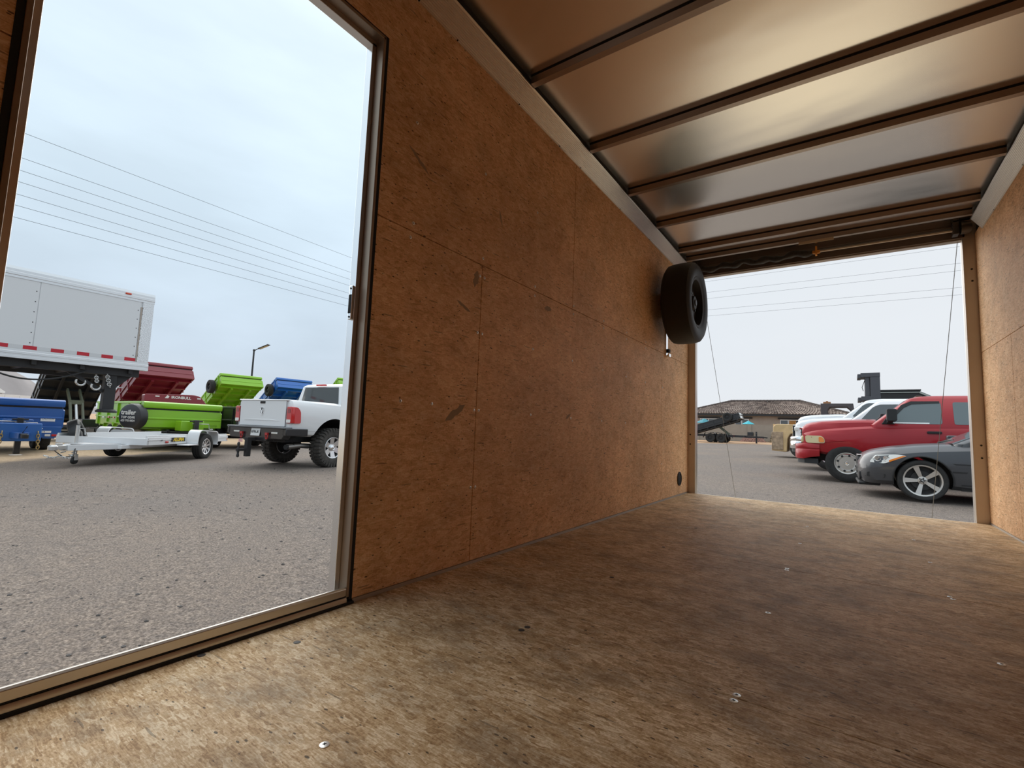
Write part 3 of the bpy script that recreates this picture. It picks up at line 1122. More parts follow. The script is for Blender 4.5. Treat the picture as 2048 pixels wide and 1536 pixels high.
    # windscreen and rear glass
    for nm, xa, xb, hwa, hwb, off in (('windshield', 1.325, .755, .80, .665, .012), ('rear_window', -1.463, -1.413, .70, .60, -.012)):
        za, zb_ = 1.29 + L_, 1.80 + L_
        v = [(xa + off, -hwa, za), (xa + off, hwa, za), (xb + off, hwb, zb_), (xb + off, -hwb, zb_)]
        v += [(x - off * 2, y, z) for x, y, z in v]
        MB().add(v, [(0, 1, 2, 3), (7, 6, 5, 4), (0, 4, 5, 1), (1, 5, 6, 2), (2, 6, 7, 3), (3, 7, 4, 0)]).build(nm, GLASS_L if nm == 'windshield' else GLASS, t)
    wi = MB()
    for y0 in (-.55, .05):
        wi.tube([(1.36, y0, 1.29 + L_), (1.22, y0 + .10, 1.40 + L_), (1.17, y0 + .52, 1.455 + L_)], .012, 6)
    wi.build('wiper', BLKM, t)
    if classic:
        for y0 in (-.42, -.22, 0, .22, .42):
            MB().obox((.50, y0, 1.905 + L_), (.10, .07, .035)).build('roof_marker_light', mat('smoked_amber', (.10, .05, .02), .3), t, bevel=.01)
    if front_detail:
        # nose: grille, lamps, bumper
        g = MB()
        g.prism([(-.56, .80 + L_), (.56, .80 + L_), (.62, 1.14 + L_), (-.62, 1.14 + L_)], 'x', 2.60, 2.675 if classic else 2.72)
        gr = g.build('grille', BLKM, t, bevel=.02)
        gb = MB()
        for z in (.88, .97, 1.06):
            gb.box(2.675, 2.69 if classic else 2.735, -.52, .52, z - .012 + L_, z + .012 + L_)
        for y0 in (-.02,):
            gb.box(2.675, 2.70, -.025, .025, .81 + L_, 1.13 + L_)
        gb.box(2.665, 2.70, -.63, .63, 1.13 + L_, 1.165 + L_)
        gb.build('grille_bar', paint if classic else CHROME, gr)
        for s in (1, -1):
            if classic:
                q = smooth_poly([(2.56, .825 + L_), (2.19, .825 + L_), (2.20, .93 + L_), (2.26, .99 + L_), (2.58, .99 + L_)], .05)
                hl = sideplate(q, hw_at, s, .12, .035).build('headlight', YEL_L, t)
                q2 = smooth_poly([(2.31, .845 + L_), (2.205, .845 + L_), (2.215, .925 + L_), (2.26, .965 + L_), (2.31, .965 + L_)], .03)
                sideplate(q2, hw_at, s, .03, .043).build('turn_lens', AMB, hl)
                MB().obox((2.62, s * .73, .905 + L_), (.08, .26, .16)).build('headlight', YEL_L, t, bevel=.03)
            else:
                MB().obox((2.58, s * .76, 1.03 + L_), (.16, .30, .13)).build('headlight', WHT_L, t, bevel=.03)
        bp = []
        for x, hw, z0, z1 in ((2.30, .985, .53, .81), (2.48, .975, .50, .81), (2.62, .93, .46, .81), (2.74, .80, .46, .80), (2.80, .55, .47, .79)):
            bp.append((x, [(0, z0 + L_), (hw - .02, z0 + L_), (hw, z0 + .04 + L_), (hw, z1 - .15 + L_), (hw - .014, z1 - .135 + L_), (hw - .014, z1 - .115 + L_), (hw, z1 - .10 + L_), (hw, z1 - .03 + L_), (hw - .02, z1 + L_), (0, z1 + L_)]))
        body_loft(bp).build('front_bumper', paint if classic else CHROME, t)
        lp = body_loft([(x, [(0, .36 + L_), (hw, .36 + L_), (hw, .47 + L_), (0, .47 + L_)]) for x, hw in ((2.33, .93), (2.6, .88), (2.72, .7), (2.76, .45))]).build('air_dam', BLKM, t)
        for s in (1, -1):
            MB().lathe([(.0, .0), (.055, .0), (.075, .03), (.085, .012)], 18, 'x', (2.735, s * .62, .57 + L_)).build('fog_light_pocket', RED_D if classic else CHROME, t)
    # wheels
    for x in (FA, RA):
        for s in (1, -1):
            wheel(t, (x, s * (1.0 - w / 2 + (.02 if tread == 'block' else 0)), r), r, w, rr, style, s, tm, tread)
        MB().cyl((x, 0, r), .055, 1.5, 'y', 10).build('axle', DARK, t)
    MB().box(-2.7, 2.4, -.42, .42, .42 + L_, .60 + L_).build('chassis', DARK, t)
    return t, hw_at


# the lifted white pickup seen from behind through the side door
wt_spec = (.445, .32, .245, 'alloy6', TYRE_D, 'block')
_fw = Vector((-.1307, .9914, 0))
_rt = Vector((.9914, .1307, 0))
_wheel_c = Vector((-8.769, 6.939, 0)) - _rt * .16
_o = _wheel_c + _fw * 1.80 - _rt * .84
white_truck, wt_hw = pickup('pickup_truck', 'lifted white pickup with mud tires and black rear bumper beyond the side door', WHITE_P, (_o.x, _o.y, gz(_o.x, _o.y) + .0), math.atan2(_fw.y, _fw.x), wt_spec, lift=.13, arch=.15, classic=False)
T, Lf = white_truck, .13
RX = -2.98
# tailgate
tg = MB().prism(rrect(-.80, .80, .78 + Lf, 1.36 + Lf, .03), 'x', RX - .035, RX + .03).build('tailgate', WHITE_P, T, bevel=.012)
MB().prism([(-.84, 1.355 + Lf), (.84, 1.355 + Lf), (.84, 1.385 + Lf), (-.84, 1.385 + Lf)], 'x', RX - .05, RX + .06).build('tailgate_cap', WHITE_P, tg, bevel=.012)
MB().obox((RX - .038, 0, 1.315 + Lf), (.02, .17, .055)).build('tailgate_handle', BLKM, tg, bevel=.01)
MB().prism([(-.62, .905 + Lf), (.62, .905 + Lf), (.30, .935 + Lf), (-.30, .935 + Lf)], 'x', RX - .045, RX - .03).build('pressed_crease', WHITE_P, tg, bevel=.006)
for s in (1, -1):
    MB().box(RX - .037, RX - .034, s * .812 - .004, s * .812 + .004, .78 + Lf, 1.36 + Lf).build('tailgate_gap', BLKM, tg)
em = MB().prism(smooth_poly([(-.065, 1.13 + Lf), (-.065, 1.20 + Lf), (.065, 1.20 + Lf), (.065, 1.13 + Lf), (.045, 1.06 + Lf), (0, 1.015 + Lf), (-.045, 1.06 + Lf)], .02), 'x', RX - .046, RX - .035).build('emblem', CHROME, tg)
MB().prism(smooth_poly([(-.055, 1.135 + Lf), (-.055, 1.192 + Lf), (.055, 1.192 + Lf), (.055, 1.135 + Lf), (.038, 1.07 + Lf), (0, 1.03 + Lf), (-.038, 1.07 + Lf)], .02), 'x', RX - .0475, RX - .046).build('emblem_field', TXT_D, tg)
e2 = MB()
for s in (1, -1):
    e2.prism([(s * .012, 1.165 + Lf), (s * .050, 1.18 + Lf), (s * .052, 1.12 + Lf), (s * .035, 1.09 + Lf), (s * .040, 1.13 + Lf), (s * .024, 1.14 + Lf)], 'x', RX - .051, RX - .047)
e2.prism([(-.020, 1.135 + Lf), (.020, 1.135 + Lf), (.014, 1.06 + Lf), (0, 1.035 + Lf), (-.014, 1.06 + Lf)], 'x', RX - .051, RX - .047)
e2.build('emblem_relief', CHROME, tg)
for s in (1, -1):
    q = smooth_poly([(-2.945, .86 + Lf), (-2.78, .865 + Lf), (-2.80, 1.13 + Lf), (-2.85, 1.21 + Lf), (-2.945, 1.225 + Lf)], .035)
    tl = sideplate(q, wt_hw, s, .06, .026).build('tail_light', RED_L, T)
    MB().prism(rrect(s * .905 - .09, s * .905 + .075, .86 + Lf, 1.225 + Lf, .02), 'x', RX - .034, RX + .06).build('lens', RED_L, tl, bevel=.012)
    MB().prism(rrect(s * .90 - .07, s * .90 + .06, .875 + Lf, .945 + Lf, .015), 'x', RX - .040, RX - .02).build('reversing_lens', WHT_L, tl)
    MB().prism(rrect(s * .90 - .05, s * .90 + .03, 1.09 + Lf, 1.18 + Lf, .015), 'x', RX - .039, RX - .02).build('inner_lens', RED_D, tl)
    sideplate([(-2.80, .695 + Lf), (-2.35, .695 + Lf), (-2.35, .702 + Lf), (-2.80, .702 + Lf)], wt_hw, s, .006, .0015).build('body_crease', mat('crease_grey', (.5, .5, .5), .5), T)
Bz = Lf + .085
# steel bumper with winch points, plate, hitch
bm_ = MB()
bm_.prism([(-.98, .66 + Bz), (.98, .66 + Bz), (.98, .52 + Bz), (.90, .42 + Bz), (.45, .42 + Bz), (.38, .36 + Bz), (-.38, .36 + Bz), (-.45, .42 + Bz), (-.90, .42 + Bz), (-.98, .52 + Bz)], 'x', RX - .16, RX + .02)
for s in (1, -1):
    bm_.prism([(RX - .16, .66 + Bz), (RX + .40, .66 + Bz), (RX + .40, .50 + Bz), (RX - .16, .50 + Bz)], 'y', *sorted((s * .90, s * 1.03)))
bump = bm_.build('rear_bumper', BLK, T, bevel=.015)
MB().box(RX - .20, RX + .02, -.99, .99, .655 + Bz, .69 + Bz).build('bumper_step', mat('step_grey', (.20, .21, .22), .45, .3), bump, bevel=.008)
for s in (1, -1):
    MB().obox((RX - .165, s * .66, .555 + Bz), (.02, .20, .035)).build('bumper_light', WHT_L, bump, bevel=.006)
    sh = MB()
    sh.tube([(RX - .19, s * .44 + .035 * math.cos(a), .475 + Bz + .055 * math.sin(a)) for a in [PI * k / 8 for k in range(-8, 9)]], .013, 8)
    sh.obox((RX - .19, s * .44, .53 + Bz), (.04, .08, .05))
    sh.build('red_shackle', mat('shackle_red', (.45, .03, .03), .4), bump)
pl = MB().obox((RX - .172, -.02, .56 + Bz), (.008, .31, .17), (0, .12, 0)).build('license_plate', WHT, bump, bevel=.004)
text_mesh('plate_text', 'AEN-41', .105, TXT_D, pl, (RX - .178, -.02, .553 + Bz), (PI / 2, .0, -PI / 2), .001, sx=.82, bold=.002)
ht = MB()
ht.beam((RX + .3, 0, .40 + Bz), (RX - .30, 0, .40 + Bz), .075, .075)
ht.box(RX - .36, RX - .26, -.05, .05, .02 + Bz, .44 + Bz)
ht.box(RX - .55, RX - .34, -.04, .04, .14 + Bz, .20 + Bz)
ht.build('hitch', BLKM, T, bevel=.006)
hb = MB().lathe([(0, -.07), (.03, -.07), (.02, -.01), (.028, .02), (.03, .045), (.02, .07), (0, .078)], 16, 'z', (RX - .52, 0, .26 + Bz))
hb.lathe([(0, .07), (.03, .07), (.02, .01), (.028, -.02), (.03, -.045), (.02, -.07), (0, -.078)], 16, 'z', (RX - .52, 0, .08 + Bz))
hb.build('hitch_ball', DARK, T)
MB().tube([(-2.3, -.72, .34 + Lf), (-2.55, -.74, .36 + Lf), (-2.88, -.76, .34 + Lf)], [.05, .05, .062], 14).build('exhaust_pipe', mat('exhaust_steel', (.30, .29, .28), .35, .9), T)
MB().tube([(-2.72, -.75, .352 + Lf), (-2.93, -.765, .335 + Lf)], .056, 14).build('exhaust_tip', BLKM, T)
MB().obox((-1.43, 0, 1.86 + Lf), (.06, .34, .04)).build('third_brake_light', RED_L, T, bevel=.008)

# red dually beside the grey sedan
rd_spec = (.405, .245, .225, 'holes8', TYRE, 'plain')
red_truck, _h = pickup('pickup_truck', 'red four-door pickup with yellowed headlight and black towing mirror', RED_P, (1.273 + 1.80, 12.931 + .86, gz(2.2, 13.6) - .005), PI, rd_spec, lift=0.0, classic=True, glass=mat('side_glass', (.10, .13, .135), .05, 0, spec=.8, coat=.5), belt_light=True)
# two white pickups parked beyond it
ws_spec = (.41, .26, .23, 'alloy8', TYRE, 'plain')
wt2, _h = pickup('pickup_truck', 'white pickup parked immediately behind the red one, chrome bumper showing', WHITE_P, (2.70, 17.1, gz(3, 17.1)), PI, ws_spec, lift=.10, classic=False)
wt3, _h = pickup('pickup_truck', 'farther white pickup with hood visible above the nearer white hood', WHITE_P, (2.55, 20.3, gz(3, 20.3)), PI + .02, ws_spec, lift=.30, classic=False)

# ------------------------------------------------------------------ grey sedan
def sedan(name, label, paint, loc, rz):
    t = empty(name, label, 'sedan', loc, rz)
    r, w, rr = .325, .235, .245
    FA, RA = 1.38, -1.38
    tab = [(-2.28, .42, .86, .62), (-2.20, .34, .95, .78), (-1.9, .25, .985, .86), (-1.38, .22, .985, .895), (-.6, .20, .95, .895), (.3, .20, .93, .895), (.80, .20, .915, .90), (1.2, .22, .885, .90), (1.38, .23, .865, .897),
           (1.75, .23, .805, .875), (1.98, .22, .745, .83), (2.10, .22, .69, .74), (2.17, .24, .62, .60), (2.20, .30, .55, .42)]

    def half(zb, zt, hw):
        return [(0, zb), (hw * .88, zb), (hw * .965, zb + .06), (hw * .985, zb + .16), (hw, zt - .33 if zt > .8 else (zb + zt) / 2), (hw * .995, zt - .20), (hw * .97, zt - .09), (hw * .90, zt - .025), (hw * .74, zt + .015), (hw * .40, zt + .035), (0, zt + .045)]

    def hw_at(x, z):
        hs = half(*lerp_table(tab, x))[1:9]
        for (y0, z0), (y1, z1) in zip(hs, hs[1:]):
            if z0 <= z <= z1:
                return y0 + (y1 - y0) * (z - z0) / max(z1 - z0, 1e-6)
        return hs[-1][0] if z > hs[-1][1] else hs[0][0]

    # sample the table finely so the nose stays smooth
    xs_ = [-2.28 + .08 * i for i in range(57)]
    xs_ = [x for x in xs_ if x < 2.2] + [2.2]
    body = body_loft([(x, half(*lerp_table(tab, x))) for x in xs_]).build('body', paint, t)
    cut_arches(body, (FA, RA), r + .045, r + .01, 1.2, BLKM)
    levels = [(.86, .98, -1.75, .80), (.93, .96, -1.72, .80), (1.33, .18, -1.05, .60), (1.385, -.02, -.85, .54), (1.41, -.2, -.6, .38)]
    MB().rings([plan_ring(b_, a_, hw, .12, z, 5) for z, a_, b_, hw in levels]).build('cabin', paint, t)

    def cy(x, z):
        return .80 + (z - .93) / .40 * (.60 - .80)

    for s in (1, -1):
        f1 = smooth_poly([(.70, .965), (-.32, .965), (-.32, 1.29), (.10, 1.285), (.42, 1.13)], .05)
        f2 = smooth_poly([(-.40, .965), (-1.15, .965), (-1.28, 1.03), (-.92, 1.27), (-.40, 1.29)], .05)
        for q in (f1, f2):
            sideplate(q, cy, s, .03, .005).build('side_window', GLASS, t)
        for x0 in (.80, -.36):
            sideplate([(x0, .30), (x0 - .008, .30), (x0 - .008, .84), (x0, .84)], hw_at, s, .01, .0015).build('door_gap', BLKM, t)
        m_ = MB()
        m_.prism(rrect(.62, .80, .97, 1.09, .03), 'y', *sorted((s * .88, s * 1.03)))
        m_.build('door_mirror', paint, t, bevel=.02)
        # headlight wrapping round the corner
        q = smooth_poly([(2.06, .575), (1.86, .565), (1.56, .705), (1.70, .725), (1.98, .70)], .03)
        hl = sideplate(q, hw_at, s, .05, .010).build('headlight', WHT_L, t)
        q2 = [(1.80, .592), (1.60, .690), (1.57, .706), (1.62, .706), (1.80, .625)]
        sideplate(q2, hw_at, s, .01, .014).build('turn_lens', AMB, hl)
        for x0 in (1.95, 1.83):
            MB().lathe([(0, 0), (.036, 0), (.045, .012), (.048, .0)], 14, 'y', (x0, s * (hw_at(x0, .64) + .004), .642), M=None).build('lamp_bowl', CHROME, hl)
        sideplate(smooth_poly([(2.10, .33), (1.86, .32), (1.84, .385), (2.09, .41)], .02), hw_at, s, .02, .004).build('fog_light_pocket', BLKM, t)
        sideplate([(2.12, .33), (1.84, .312), (1.84, .322), (2.12, .342)], hw_at, s, .02, .008).build('bumper_strip', GREY_P, t)
        sideplate([(1.02, .62), (.80, .62), (.80, .60), (.98, .60)], hw_at, s, .01, .003).build('side_gill', BLKM, t)
        sideplate([(1.02, .50), (.84, .50), (.86, .475), (1.02, .475)], hw_at, s, .01, .003).build('side_marker', BLKM, t)
        # wheel arch lip
        for xx in (FA, RA):
            lip = MB()
            pts = []
            for k in range(0, 25):
                a = PI * (k / 24) * 1.1 - .05 * PI
                px, pz = xx + (r + .05) * math.cos(a), r + .01 + (r + .05) * math.sin(a)
                pts.append((px, s * (hw_at(px, pz) + .004), pz))
            lip.tube(pts, .012, 6)
            lip.build('arch_lip', BLKM, t)
        sideplate([(.92, .20), (-.95, .20), (-.95, .30), (.92, .30)], hw_at, s, .03, .012).build('sill_skirt', mat('skirt_grey', (.05, .052, .056), .5), t)
    v = [(.975, -.70, .93), (.975, .70, .93), (.235, .53, 1.31), (.235, -.53, 1.31)]
    v += [(x - .02, y, z - .01) for x, y, z in v]
    MB().add([(x + .012, y, z + .008) for x, y, z in v], [(0, 1, 2, 3), (7, 6, 5, 4), (0, 4, 5, 1), (1, 5, 6, 2), (2, 6, 7, 3), (3, 7, 4, 0)]).build('windshield', GLASS_L, t)
    for s in (1, -1):
        k = MB().prism([(s * .03, .50), (s * .24, .52), (s * .26, .60), (s * .20, .665), (s * .04, .665)], 'x', 2.13, 2.205).build('grille', BLKM, t, bevel=.01)
        MB().prism([(s * .02, .665), (s * .22, .665), (s * .22, .685), (s * .02, .685)], 'x', 2.10, 2.20).build('grille_frame', CHROME, k, bevel=.006)
    MB().prism(rrect(-.5, .5, .26, .40, .04), 'x', 2.12, 2.19).build('lower_intake', BLKM, t)
    MB().box(1.9, 2.21, -.55, .55, .17, .225).build('front_lip', BLKM, t, bevel=.02)
    MB().tube([(.98, -.5, .955), (.86, .05, 1.0)], .012, 6).build('wiper', BLKM, t)
    for s in (1, -1):
        for x in (FA, RA):
            wh = wheel(t, (x, s * (.885 - w / 2), r), r, w, rr, 'alloy5', s, TYRE, 'plain')
            cp = MB().cyl((0, w / 2 * .675, 0), rr * .10, .004, 'y', 20)
            cp.build('cap_roundel', DARK, wh)
            rd = MB()
            for a0 in (0, PI):
                rd.prism([(0, 0)] + [(rr * .062 * math.cos(a0 + PI / 2 * k / 5), rr * .062 * math.sin(a0 + PI / 2 * k / 5)) for k in range(6)], 'y', w / 2 * .675 + .0015, w / 2 * .675 + .0035)
            rd.build('cap_quarter', WHT, wh)
    return t


sedan('sedan', 'dark grey sedan with five-spoke wheels nearest the rear opening', GREY_P, (2.239 + 1.38, 10.238 + .80, gz(3.0, 11.0) + .005), PI + .02)

# ------------------------------------------------------------------ dump trailers (forward = +x towards the coupler, origin on the ground under the axles)
def dump_trailer(label, paint, loc, rz, raise_deg=0.0, side_h=.70, spare=None, frame_paint=None, group=None, ribs=(.35,), jack=True, L_=4.2, fenders=None, tyre=TYRE, pump=None, name='dump_trailer'):
    t = empty(name, label, 'dump trailer', loc, rz, group)
    W_, FL, HX = 2.05, .75, -2.1
    fp = frame_paint or BLK
    fb = MB()
    for y in (-.42, .42):
        fb.box(-2.15, 2.25, y - .04, y + .04, .50, .68)
        fb.beam((2.2, y, .56), (3.55, y * .12, .56), .08, .15)
    for x in (-2.1, -.9, .0, .9, 2.2):
        fb.box(x - .04, x + .04, -.95 if abs(x) > 2 else -.42, .95 if abs(x) > 2 else .42, .52, .64)
    fb.build('frame', fp, t, bevel=.006)
    cp = MB().box(3.45, 3.72, -.06, .06, .52, .62).lathe([(.075, -.05), (.075, .05)], 14, 'z', (3.74, 0, .55))
    cp.build('coupler', DARK, t, bevel=.01)
    if jack:
        j = MB().box(2.93, 3.05, -.06, .06, .06, 1.02).box(2.86, 3.12, -.13, .13, .0, .03)
        j.box(2.95, 3.03, -.16, .16, .96, 1.0)
        jk = j.build('jack', BLK, t, bevel=.006)
        MB().tube([(2.99, -.10, .90), (2.99, .34, .90), (2.99, .36, .74), (2.99, .46, .74)], .014, 6).build('jack_crank', STEEL, jk)
    MB().box(2.35, 2.78, -.30, .30, .66, .98).build('pump_box', fp if pump is None else pump, t, bevel=.02)
    # wheels and fenders
    r, w = .385, .235
    for x in (-.43, .43):
        for s in (1, -1):
            wheel(t, (x, s * .98, r), r, w, .205, 'steel', s, tyre, 'plain')
        MB().cyl((x, 0, r), .045, 1.8, 'y', 8).build('axle', DARK, t)
    for s in (1, -1):
        f = MB()
        pts = [(-1.02, .40), (-.86, .82), (-.10, .84), (0, .72), (.10, .84), (.86, .82), (1.02, .40)]
        top = pts + [(x * .985, z - .022) for x, z in reversed(pts)]
        f.prism(top, 'y', *sorted((s * .84, s * 1.12)))
        f.build('fender', fenders or fp, t)
        mk = MB().obox((1.35, s * .47, .60), (.06, .02, .03)).build('marker_light', RED_L, t)
    # the tipping body, hinged at its rear
    bed = MB()
    bed.box(0, L_, -W_ / 2 + .03, W_ / 2 - .03, .06, .09)
    for s in (1, -1):
        y0, y1 = sorted((s * (W_ / 2 - .012), s * (W_ / 2 - .045)))
        bed.box(0, L_, y0, y1, .0, side_h)
    bd = bed.build('bed', paint, t, loc=(HX, 0, FL), rot=(0, -math.radians(raise_deg), 0))
    # front bulkhead: rolled rim, dark tarp slot, pressed face
    h = side_h
    w2 = W_ / 2
    b = MB()
    b.prism([(L_ - .02, .0), (L_ + .03, .0), (L_ + .03, h * .30), (L_ + .045, h * .32), (L_ + .045, h * .36), (L_ + .02, h * .38), (L_ + .02, h * .68), (L_ - .02, h * .68)], 'y', -w2, w2)
    b.build('bulkhead', paint, bd, bevel=.006)
    MB().box(L_ - .16, L_ + .01, -w2 + .03, w2 - .03, h * .68, h * .74).build('tarp_slot', BLKM, bd)
    rl = MB().prism([(L_ - .18, h * .74), (L_ + .05, h * .74), (L_ + .07, h * .80), (L_ + .06, h * .95), (L_ + .0, h), (L_ - .16, h)], 'y', -w2 - .02, w2 + .02)
    rl.build('top_rim', paint, bd, bevel=.012)
    for s in (1, -1):
        MB().box(0, L_ - .18, *sorted((s * (w2 - .05), s * (w2 + .02))), h - .07, h).build('top_rail', paint, bd, bevel=.008)
        for f in ribs:
            MB().box(.05, L_ - .05, *sorted((s * (w2 - .012), s * (w2 + .022))), h * f - .02, h * f + .04).build('side_rib', paint, bd, bevel=.006)
        n = 5
        for k in range(n):
            x = .3 + (L_ - .6) * k / (n - 1)
            MB().box(x - .03, x + .03, *sorted((s * (w2 - .012), s * (w2 + .03))), .0, h - .07).build('side_post', paint, bd)
        MB().prism([(L_ - .20, 0), (L_ + .03, 0), (L_ + .03, h * .62), (L_ - .06, h * .66), (L_ - .20, h * .3)], 'y', *sorted((s * (w2 - .005), s * (w2 + .03)))).build('corner_plate', paint, bd, bevel=.006)
    # underside: two long rails and cross members
    for y in (-.46, .46):
        MB().box(.0, L_ - .25, y - .05, y + .05, -.14, .06).build('bed_rail', paint, bd, bevel=.006)
    for k in range(7):
        x = .30 + (L_ - .55) * k / 6
        MB().box(x - .035, x + .035, -w2 + .04, w2 - .04, -.06, .06).build('cross_member', paint, bd)
    rg = MB().box(-.03, .03, -w2 + .02, w2 - .02, .0, h - .04).build('rear_gate', paint, bd, bevel=.008)
    if raise_deg:
        a = math.radians(raise_deg)
        def bp(lx, lz):
            return (HX + lx * math.cos(a) - lz * math.sin(a), FL + lx * math.sin(a) + lz * math.cos(a))
        px, pz = bp(L_ * .55, -.12)
        for y in (-.20, .20):
            m = MB()
            m.beam((px, y, pz), (px + .65, y, pz - .55), .07, .15)
            m.beam((px + .65, y, pz - .55), (.9, y, .66), .07, .15)
            m.build('scissor_arm', paint if paint is not BLK else mat('worn_olive_steel', (.12, .13, .09), .5, .2), t, bevel=.006)
        MB().box(px + .56, px + .74, -.24, .24, pz - .64, pz - .46).build('hoist_head', paint if paint is not BLK else mat('worn_olive_steel'), t, bevel=.008)
        MB().tube([(.9, 0, .64), (px + .62, 0, pz - .52)], .05, 10).build('hydraulic_ram', STEEL, t)
    if spare:
        y, lx, lz, cover, sr = spare
        sp_ = wheel(bd, (lx, y, lz), sr, .24, sr * .54, 'steel', 1 if y > 0 else -1, TYRE, 'plain')
        sp_.name = 'spare_wheel'
    return t, bd


LIME = mat('lime_paint', (0.245, 0.52, 0.012), .38, 0, coat=.4)
BLUE = mat('blue_paint', (0.012, 0.095, 0.36), .38, 0, coat=.4)
BLUE2 = mat('bright_blue_paint', (0.018, 0.135, 0.48), .38, 0, coat=.4)
CRIM = mat('crimson_paint', (0.22, 0.012, 0.022), .38, 0, coat=.4)
RT = math.radians


def D(x, y, th, **kw):
    return dict(loc=(x, y, gz(x, y)), rz=RT(th), **kw)


def DS(x, y, th, s_, zs_):
    """placed s_ times farther and larger"""
    x, y = 1.2314 + (x - 1.2314) * s_, y * s_
    return dict(loc=(x, y, gz(x, y)), rz=RT(th)), (s_, s_, zs_)


def scaled(args, label, paint, **kw):
    d, sc = args
    t, b_ = dump_trailer(label, paint, **kw, **d)
    t.scale = sc
    return t, b_


lime_up, _ = scaled(DS(-26.3, 12.4, -3, 1.12, 1.08), 'lime green dump trailer with bed raised and spare wheel on its side', LIME, raise_deg=30, side_h=.69, spare=(-1.22, 3.4, .30, 0, .36))
blue_up, _ = scaled(DS(-26.2, 15.4, -5, 1.12, 1.08), 'bright blue dump trailer tipped up above the white pickup tailgate', BLUE2, raise_deg=31, side_h=.69, spare=(-1.22, 3.5, .22, 0, .36))
red_up, _ = scaled(DS(-24.4, 8.22, 0, 1.12, 1.08), 'crimson dump trailer with raised bed beside the white box trailer nose', CRIM, raise_deg=30, side_h=.71, frame_paint=CRIM, jack=False)
# red shroud with printed maker's name in front of the crimson bed
tb = MB().prism(smooth_poly([(-1.15, 1.40), (-1.15, 1.98), (.62, 2.06), (.86, 2.00), (1.25, 1.50), (1.25, 1.40)], .08), 'x', 2.55, 2.85).build('front_shroud', CRIM, red_up, bevel=.015)
text_mesh('shroud_text', 'IRONBULL', .155, TXT, tb, (2.857, .13, 1.90), (PI / 2, 0, PI / 2), .003, bold=.004)
for y in (-.5, .5):
    MB().box(2.62, 2.74, y - .05, y + .05, .5, 1.45).build('shroud_stand', CRIM, red_up)
for y in (-.72, .80):
    MB().obox((2.856, y, 1.91), (.01, .14, .05)).build('sticker', TXT, tb)
MB().prism([(-.62 + .16, 1.85), (-.62 + .24, 1.98), (-.62 + .32, 1.94), (-.62 + .28, 1.85)], 'x', 2.852, 2.858).build('bull_mark', TXT, tb)
green_far, _ = dump_trailer('lime dump trailer bed showing just above the white pickup cab', LIME, raise_deg=37, side_h=.62, **D(-25.2, 18.85, -6))
black_up, black_bed = dump_trailer('black dump trailer with raised bed under the white box trailer', BLK, raise_deg=42, side_h=.62, jack=False, **D(-26.2, 6.0, 0))
lime_low, ll_bed = scaled(DS(-17.24, 6.12, 0, 1.12, 1.035), 'lime green dump trailer with lowered bed, covered spare on front corner', LIME, raise_deg=0, side_h=.80, fenders=LIME, frame_paint=BLK, pump=LIME)
blue_low, bl_bed = dump_trailer('blue dump trailer parked at far left behind the white utility trailer tongue', BLUE, raise_deg=0, side_h=.82, frame_paint=BLUE, fenders=BLUE, **D(-20.0, 2.95, 0))
black_low, _ = dump_trailer('black dump trailer mostly hidden between low lime trailer and white pickup', BLK, raise_deg=0, side_h=.78, **D(-18.6, 9.32, 0))
for k in range(6):
    MB().box(2.125, 2.142, -.98 + k * .24, -.98 + k * .24 + .22, .86, .92).build('reflective_tape', REFL_R if k % 2 == 0 else REFL_W, black_low)

# lime trailer: round vinyl spare cover with its print, tail lamps on the side skirt
cov = MB().lathe([(0, .13), (.30, .13), (.375, .10), (.40, .05), (.40, -.10), (.36, -.13), (0, -.13)], 32, 'x')
cv = cov.build('spare_cover', mat('black_vinyl', (.03, .03, .032), .42), lime_low, loc=(1.93, -1.20, 1.06), rot=(0, 0, -RT(66)))
for z, s_, tx in ((.12, .20, 'trailer'), (-.03, .10, 'TOP GEAR'), (-.13, .085, '623 792 0034')):
    text_mesh('cover_print', tx, s_, TXT, cv, (.133, -.02, z), (PI / 2, 0, PI / 2), .002, bold=.004 if tx == 'trailer' else .001)
for k, x in enumerate((-1.2, -.7, -.2)):
    MB().obox((x, -1.055, 1.00), (.14, .02, .05)).build('clearance_light', RED_L if k else WHT_L, lime_low)
MB().box(2.10, 2.13, .70, .94, .78, .86).build('sticker', TXT, lime_low)
MB().prism([(-1.0, .62), (-1.0, .84), (1.35, .84), (1.35, .62)], 'y', -1.06, -1.03).build('side_skirt', LIME, lime_low)

# blue trailer: stickers, chains on the tongue plate
MB().box(2.135, 2.142, .55, .86, .93, 1.04).build('sticker', TXT, blue_low)
text_mesh('sticker_print', 'CAUTION', .06, TXT_D, blue_low, (2.144, .705, 1.0), (PI / 2, 0, PI / 2), .001)
MB().box(2.27, 2.275, .28, .78, .60, .66).build('sticker', TXT, blue_low)
text_mesh('sticker_print', 'DUMP 14', .06, TXT_D, blue_low, (2.277, .53, .63), (PI / 2, 0, PI / 2), .001)
MB().box(2.20, 2.268, -1.0, 1.0, .46, .78).build('front_beam', BLUE, blue_low, bevel=.01)
for y in (.33, .86, -.5):
    MB().obox((2.275, y, .53), (.02, .13, .06)).build('marker_light', RED_L, blue_low, bevel=.005)
    MB().obox((2.275, y - .15, .53), (.02, .12, .06)).build('reflector', WHT_L, blue_low, bevel=.005)
MB().box(3.12, 3.16, -.42, .42, .40, .88).build('tongue_plate', BLUE2, blue_low, bevel=.02)


